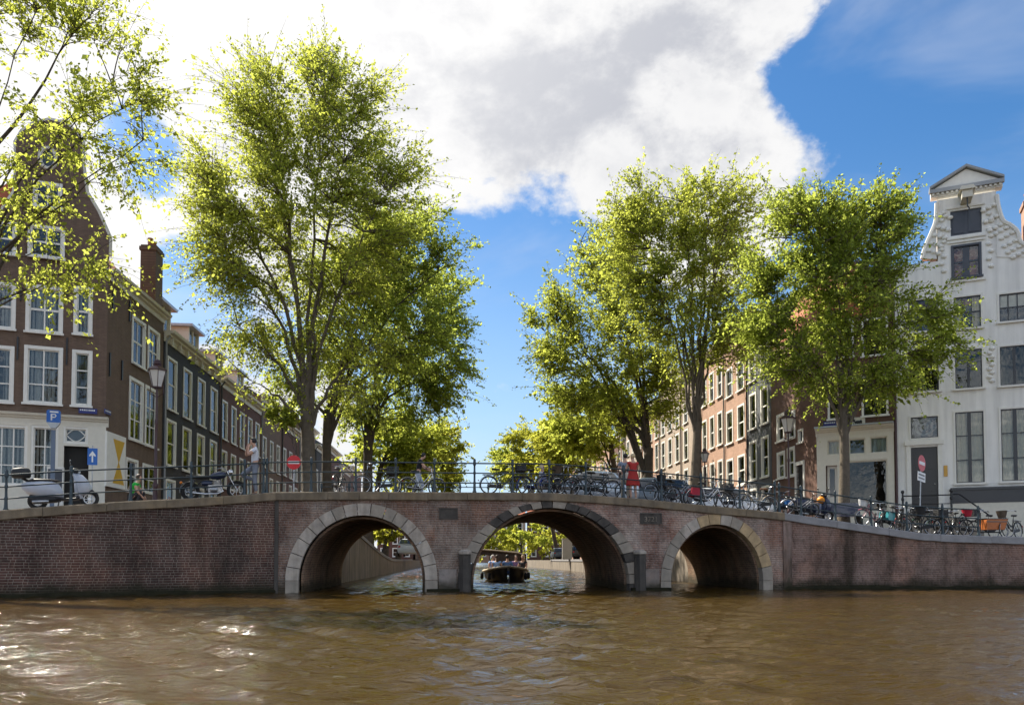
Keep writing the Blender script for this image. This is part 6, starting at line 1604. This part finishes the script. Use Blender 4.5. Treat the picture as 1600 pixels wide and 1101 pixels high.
SHOE = pm('dark_shoe', (.03, .028, .03), .6, .1); SHOEW = pm('white_shoe', (.6, .58, .55), .6, .1)
def person(label, loc, rz, P, shirt, legs, hair='brown', dress=False, sleeve=.5, shoes=None, bare_legs=False, long_hair=False, legless=False, hat=None, group=None, scale=1.0, skirt_z=.55):
    """P: joints in local metres, facing -y. keys: pelvis, chest, neck, head, sh/el/wr/hand _l/_r, hip/kn/an/toe _l/_r"""
    t = thing('person', label, 'person', loc, rz, group); t.scale = (scale,) * 3
    V = {k: Vector(v) for k, v in P.items()}
    N_ = []; E_ = []; idx = {}
    def n(k, co, r): idx[k] = len(N_); N_.append((co, r)); return idx[k]
    def e(a, b): E_.append((idx[a], idx[b]))
    up = (V['head'] - V['neck']).normalized(); fw = V.get('face', Vector((0, -1, 0))).normalized()
    n('pelvis', V['pelvis'], (.13, .10)); n('waist', V['pelvis'].lerp(V['chest'], .5), (.12, .09)); n('chest', V['chest'], (.145, .105)); n('collar', V['neck'] - up * .04, (.075, .065)); n('neck', V['neck'] + up * .04, .05)
    n('jaw', V['head'] - up * .075 + fw * .018, (.062, .068)); n('skull', V['head'] + up * .01 - fw * .005, (.078, .092)); n('crown', V['head'] + up * .085 - fw * .01, (.058, .066))
    n('nose', V['head'] - up * .02 + fw * .10, .014)
    e('pelvis', 'waist'); e('waist', 'chest'); e('chest', 'collar'); e('collar', 'neck'); e('neck', 'jaw'); e('jaw', 'skull'); e('skull', 'crown'); e('skull', 'nose')
    for s in 'lr':
        n('sh' + s, V['sh_' + s], .062); n('el' + s, V['el_' + s], .043); n('wr' + s, V['wr_' + s], .029)
        e('chest', 'sh' + s); e('sh' + s, 'el' + s); e('el' + s, 'wr' + s)
        d = (V['wr_' + s] - V['el_' + s]).normalized() if 'hand_' + s not in V else (V['hand_' + s] - V['wr_' + s]).normalized()
        side = d.orthogonal().normalized(); nr = d.cross(side)
        n('palm' + s, V['wr_' + s] + d * .06, (.034, .020)); e('wr' + s, 'palm' + s)
        for q, (off, ln) in enumerate(((-.028, .065), (-.010, .08), (.010, .075), (.028, .06))):
            a = n('f%d%s' % (q, s), V['wr_' + s] + d * (.07 + ln * .55) + side * off + nr * .008, .0095); b = n('g%d%s' % (q, s), V['wr_' + s] + d * (.065 + ln) + side * off * 1.05 + nr * .028, .008)
            e('palm' + s, 'f%d%s' % (q, s)); e('f%d%s' % (q, s), 'g%d%s' % (q, s))
        n('th' + s, V['wr_' + s] + d * .06 + side * -.05 + nr * .02, .010); e('palm' + s, 'th' + s)
        if not legless:
            n('hip' + s, V['hip_' + s], .085); n('kn' + s, V['kn_' + s], .056); n('cf' + s, V['kn_' + s].lerp(V['an_' + s], .35), .052); n('an' + s, V['an_' + s], .034); n('toe' + s, V['toe_' + s], (.035, .024))
            e('pelvis', 'hip' + s); e('hip' + s, 'kn' + s); e('kn' + s, 'cf' + s); e('cf' + s, 'an' + s); e('an' + s, 'toe' + s)
    skin_obj('body', N_, E_, SKIN, t)
    # shirt
    C = [(V['pelvis'] + (V['pelvis'] - V['chest']).normalized() * .02, (.148, .118)), (V['pelvis'].lerp(V['chest'], .5), (.140, .108)), (V['chest'], (.162, .122)), (V['neck'] - up * .05, (.085, .075))]
    Ed = [(0, 1), (1, 2), (2, 3)]
    for s in 'lr':
        i = len(C); C += [(V['sh_' + s], .078), (V['sh_' + s].lerp(V['el_' + s], sleeve if sleeve < 1 else 1.0), .060)]; Ed += [(2, i), (i, i + 1)]
        if sleeve > 1: C.append((V['wr_' + s], .045)); Ed.append((i + 1, i + 2))
    skin_obj('dress_top' if dress else 'shirt', C, Ed, shirt, t)
    if dress:
        m = MB(); p = V['pelvis']; z1 = p.z + .12; z0 = skirt_z
        m.loft([[(p.x + rx * math.cos(a), p.y + ry * math.sin(a), z) for a in np.linspace(0, 6.283, 17)[:-1]] for z, rx, ry in ((z0, .27 + 0, .21), (z0 + (z1 - z0) * .5, .235, .185), (z1 - .02, .175, .14), (z1 + .06, .15, .12))]); m.build('skirt', shirt, t, smooth=60)
    if not legless and not dress:
        C = [(V['pelvis'] + Vector((0, 0, .03)), (.142, .112))]; Ed = []
        for s in 'lr':
            i = len(C); C += [(V['hip_' + s], .100), (V['kn_' + s], .074)]; Ed += [(0, i), (i, i + 1)]
            if not bare_legs: C += [(V['kn_' + s].lerp(V['an_' + s], .92), .058)]; Ed += [(i + 1, i + 2)]
        skin_obj('trousers', C, Ed, legs, t)
    if not legless:
        for s in 'lr':
            d = V['toe_' + s] - V['an_' + s]
            skin_obj('shoe', [(V['an_' + s] - d * .15 + Vector((0, 0, -.03)), (.045, .042)), (V['an_' + s].lerp(V['toe_' + s], .6) + Vector((0, 0, -.005)), (.046, .036)), (V['toe_' + s] + d.normalized() * .03, (.04, .028))], [(0, 1), (1, 2)], shoes or SHOE, t)
    hc = V['head'] + up * .035 - fw * .022; q = up.to_track_quat('Z', 'Y').to_matrix()
    m = MB(); m.ell(hc, (.092, .100, .098), 14, 9, q)
    if long_hair: m.ell(hc - up * .12 - fw * .05, (.085, .055, .16), 12, 8, q)
    # keep the face free of hair
    m.v = [tuple(Vector(v) - fw * max(0, (Vector(v) - hc).dot(fw) - .03) * (.75 if (Vector(v) - hc).dot(up) < .055 else .1)) for v in m.v]
    m.build('hair', HAIRS[hair], t, smooth=70)
    sd_ = fw.cross(up).normalized()
    for s in (-1, 1):
        m = MB(); m.ell(V['head'] + fw * .083 + sd_ * s * .031 + up * .012, (.011, .009, .008), 8, 5); m.build('eye', HAIRS['black'], t)
    m = MB(); m.ell(V['head'] + fw * .084 - up * .062, (.022, .008, .006), 8, 5); m.build('mouth', pm('lips', (.35, .11, .10), .5, .05), t)
    return t
def stand(**o):
    P = dict(pelvis=(0, 0, .96), chest=(0, 0, 1.28), neck=(0, 0, 1.47), head=(0, -.02, 1.62), face=(0, -1, 0))
    for s, x in (('l', .17), ('r', -.17)):
        P.update({'sh_' + s: (x * 1.1, 0, 1.40), 'el_' + s: (x * 1.45, .03, 1.12), 'wr_' + s: (x * 1.45, -.08, .88), 'hip_' + s: (x * .55, 0, .90), 'kn_' + s: (x * .6, -.02, .50), 'an_' + s: (x * .6, .03, .09), 'toe_' + s: (x * .65, -.13, .03)})
    P.update(o); return P
def sit(**o):
    P = dict(pelvis=(0, 0, .50), chest=(0, -.03, .82), neck=(0, -.04, 1.01), head=(0, -.06, 1.16), face=(0, -1, 0))
    for s, x in (('l', .17), ('r', -.17)):
        P.update({'sh_' + s: (x * 1.1, -.03, .94), 'el_' + s: (x * 1.4, -.10, .68), 'wr_' + s: (x * .9, -.30, .58), 'hip_' + s: (x * .55, -.05, .46), 'kn_' + s: (x * .7, -.46, .50), 'an_' + s: (x * .7, -.46, .09), 'toe_' + s: (x * .75, -.62, .03)})
    P.update(o); return P
WT = cloth('white_tshirt', (.66, .68, .74)); GREYT = cloth('grey_trousers', (.22, .24, .29)); BLKT = cloth('black_tshirt', (.012, .012, .015)); PALEJ = cloth('pale_jeans', (.42, .47, .55)); REDD = cloth('red_dress', (.40, .03, .025)); GREYB = cloth('grey_blue_shirt', (.22, .26, .33)); BLUEJ = cloth('blue_jeans', (.03, .06, .17)); BEIGET = cloth('beige_trousers', (.42, .36, .27)); GREENT = cloth('bright_green_shirt', (.015, .42, .05)); DARKC = cloth('charcoal_coat', (.03, .03, .035)); BLUES = cloth('denim_blue_shirt', (.10, .19, .42)); LBLUE = cloth('light_blue_top', (.30, .44, .72)); PURP = cloth('mauve_top', (.25, .15, .28)); GREYW = cloth('pale_grey_top', (.45, .46, .48))
rd = road_dir
# man in white t-shirt leaning at the railing, one foot drawn back, hands at his mouth (faces left)
x, y, z = spot(390, .45)
person('man in white t-shirt and grey trousers leaning at the railing, hands to his mouth', (x, y, z), rd(390) - math.pi / 2,
       stand(head=(0, -.06, 1.64), face=(0, -1, .12), sh_l=(.18, -.02, 1.40), sh_r=(-.18, -.02, 1.40), el_l=(.17, -.22, 1.20), el_r=(-.15, -.24, 1.22), wr_l=(.06, -.20, 1.44), wr_r=(-.04, -.22, 1.46), hand_l=(.03, -.16, 1.54), hand_r=(-.02, -.17, 1.56),
             kn_r=(-.10, -.38, .62), an_r=(-.10, .02, .48), toe_r=(-.10, .10, .36), kn_l=(.09, -.02, .50), an_l=(.09, .04, .09)), WT, GREYT, 'black', shoes=SHOE, scale=1.16)
# man in black pushing a white bicycle (faces right, looks down)
x, y, z = spot(645, 1.95)
person('man in black t-shirt looking down as he pushes a white bicycle', (x - .05, y + .0, z), rd(650) + math.pi / 2,
       stand(chest=(0, -.06, 1.27), neck=(0, -.12, 1.45), head=(0, -.20, 1.57), face=(0, -.85, -.52), sh_l=(.19, -.06, 1.38), sh_r=(-.19, -.06, 1.38), el_l=(.24, -.22, 1.14), el_r=(-.24, -.24, 1.14), wr_l=(.20, -.46, 1.04), wr_r=(-.26, -.48, 1.05),
             kn_l=(.10, -.18, .50), an_l=(.10, -.12, .10), toe_l=(.11, -.30, .05), kn_r=(-.10, .04, .50), an_r=(-.10, .24, .12), toe_r=(-.11, .10, .03)), BLKT, PALEJ, 'black', shoes=SHOE)
# couple with their backs to the camera
x, y, z = spot(993, .55)
person('blond woman in a knee-length red dress standing on the bridge', (x, y, z), rd(993) + math.pi + .15, stand(el_l=(.24, -.10, 1.14), wr_l=(.14, -.28, 1.10), el_r=(-.24, -.1, 1.14), wr_r=(-.12, -.28, 1.12)), REDD, REDD, 'blond', dress=True, sleeve=.35, shoes=SHOEW, scale=1.03)
x, y, z = spot(983, .95)
person('man in grey-blue shirt and beige trousers beside the woman in red', (x, y, z), rd(983) + math.pi - .5, stand(face=(.5, -.8, 0), el_r=(-.25, -.1, 1.14), wr_r=(-.16, -.3, 1.12)), GREYB, BEIGET, 'black', scale=1.05)
m = MB(); m.loft([ring_yz(xx, .05, a, b_, 12, 3) for xx, a, b_ in ((-.13, .0, .2), (-.1, -.04, .24), (.1, -.04, .24), (.13, .0, .2))]); m.tube([(-.1, 0, .22), (-.02, 0, .5), (.08, 0, .22)], .012, 5)
hb_ = m.build('handbag', pm('pale_handbag', (.5, .46, .4), .6, .1), None, (x + .08, y - .38, z + .82), rd(983), 50); tag(hb_, 'pale handbag hanging at the hip of the couple on the bridge', 'bag')
# people sitting on the far kerb of the bridge
x, y, z = spot(848, 1.7); st_ = thing('stone_bench', 'low stone bench under the two seated people on the bridge', 'bench', (x + .45, y + .05, z), rd(850))
m = MB(); m.bb(-1.1, 1.1, -.2, .2, .30, .41); m.build('seat', STONE, st_)
for sx in (-.85, .85):
    m = MB(); m.bb(sx - .1, sx + .1, -.16, .16, 0, .298); m.build('leg', STONE, st_)
person('blond person in pale grey top and blue jeans sitting on the bridge', (x, y, z), rd(850) + 1.1, sit(), GREYW, BLUEJ, 'blond', sleeve=1.2)
x2, y2, z2 = spot(876, 1.7); person('person in dark clothes sitting right of the blond one on the bridge', (x2, y2, z2), rd(850) - .5, sit(wr_l=(.1, -.2, .9), wr_r=(-.1, -.2, .9)), DARKC, DARKC, 'brown', long_hair=True, sleeve=1.2)
# person in green crouching by the left railing
x, y, z = spot(178, 1.2); 
person('person in bright green shirt crouching behind the left railing', (x, y, z), rd(178) + 1.2,
       sit(pelvis=(0, .05, .30), chest=(0, -.10, .60), neck=(0, -.16, .78), head=(0, -.20, .93), sh_l=(.18, -.12, .70), sh_r=(-.18, -.12, .70), el_l=(.22, -.22, .46), el_r=(-.22, -.22, .46), wr_l=(.14, -.34, .30), wr_r=(-.14, -.34, .30), hip_l=(.09, 0, .28), hip_r=(-.09, 0, .28), kn_l=(.14, -.34, .46), kn_r=(-.14, -.34, .46), an_l=(.12, -.16, .09), an_r=(-.12, -.16, .09), toe_l=(.12, -.34, .03), toe_r=(-.12, -.34, .03)), GREENT, DARKC, 'brown', shoes=SHOEW)

# ------------------------------------------------------------------ open boat coming through
pb = xy(794, 40.6); bt = thing('open_boat', 'black open boat with pale rim carrying people towards the centre arch', 'boat', (pb.x, pb.y, 0), rad(4))
HULL = paint('black_hull', (.010, .010, .011)); RIM = pm('pale_gunwale', (.52, .43, .30), .5, .12, 6)
secs = [(-.15, .06, .78, -.12), (.15, .55, .72, -.12), (.7, .95, .64, -.12), (1.6, 1.14, .56, -.1), (3.2, 1.16, .52, -.1), (4.8, 1.08, .52, -.1), (5.6, 1.0, .54, -.05)]
m = MB(); rings = []
for yv, hw, zt, zb_ in secs: rings.append([(-hw, yv, zt), (-hw * .92, yv, zb_ + .25), (-hw * .6, yv, zb_), (hw * .6, yv, zb_), (hw * .92, yv, zb_ + .25), (hw, yv, zt), (hw * .88, yv + .05, zt), (hw * .8, yv + .05, zb_ + .3), (-hw * .8, yv + .05, zb_ + .3), (-hw * .88, yv + .05, zt)])
m.loft(rings); m.build('hull', HULL, bt, smooth=35)
m = MB(); m.tube([(-hw, yv, zt + .02) for yv, hw, zt, _ in secs[::-1]] + [(hw, yv, zt + .02) for yv, hw, zt, _ in secs], .065, 8); m.build('gunwale', RIM, bt, smooth=60)
m = MB(); m.loft([[(-.05, -.05, .80), (.05, -.05, .80), (.05, -.05, .76), (-.05, -.05, .76)], [(-.9, .85, .66), (.9, .85, .66), (.9, .85, .62), (-.9, .85, .62)], [(-.98, 1.1, .645), (.98, 1.1, .645), (.98, 1.1, .60), (-.98, 1.1, .60)]]); m.build('foredeck', RIM, bt)
for k, yv in enumerate((1.9, 3.6)):
    m = MB(); m.bb(-.95, .95, yv - .2, yv + .25, .34, .40); m.build('thwart', RIM, bt)
for s in (-1, 1):
    for yv in (.55, 2.4):
        m = MB(); hw = float(np.interp(yv, [q[0] for q in secs], [q[1] for q in secs])); m.lathe([(.03, 0), (.09, .05), (.09, .32), (.03, .37)], (s * (hw + .10), yv, .12), 10); m.tube([(s * (hw + .1), yv, .48), (s * hw, yv, .62)], .01, 4); m.build('fender', RUBBER, bt, smooth=60)
GB = 'people seated in the open boat'
def in_boat(label, dx, dy, rz, shirt, hair, **k):
    person(label, (pb.x + dx, pb.y + dy - .35, -.02), rz, sit(**k.pop('pose', {})), shirt, BLUEJ, hair, group=GB, scale=1.12, **k)
in_boat('woman in light blue top with her back turned at the left of the boat', -.62, 2.0, math.pi * .9, LBLUE, 'brown', sleeve=.2, long_hair=True, pose=dict(face=(.6, -.6, 0)))
in_boat('white-haired passenger leaning at the far left of the boat', -.85, 2.7, .5, LBLUE, 'grey')
in_boat('man in denim blue shirt with his back turned in mid-boat', -.05, 2.0, math.pi, BLUES, 'black', sleeve=1.2)
in_boat('dark-haired passenger facing forward at the right of mid-boat', .42, 3.3, 0.0, PURP, 'brown', long_hair=True)
in_boat('blond passenger in black at the right side of the boat', .80, 2.3, -.6, DARKC, 'blond', long_hair=True)
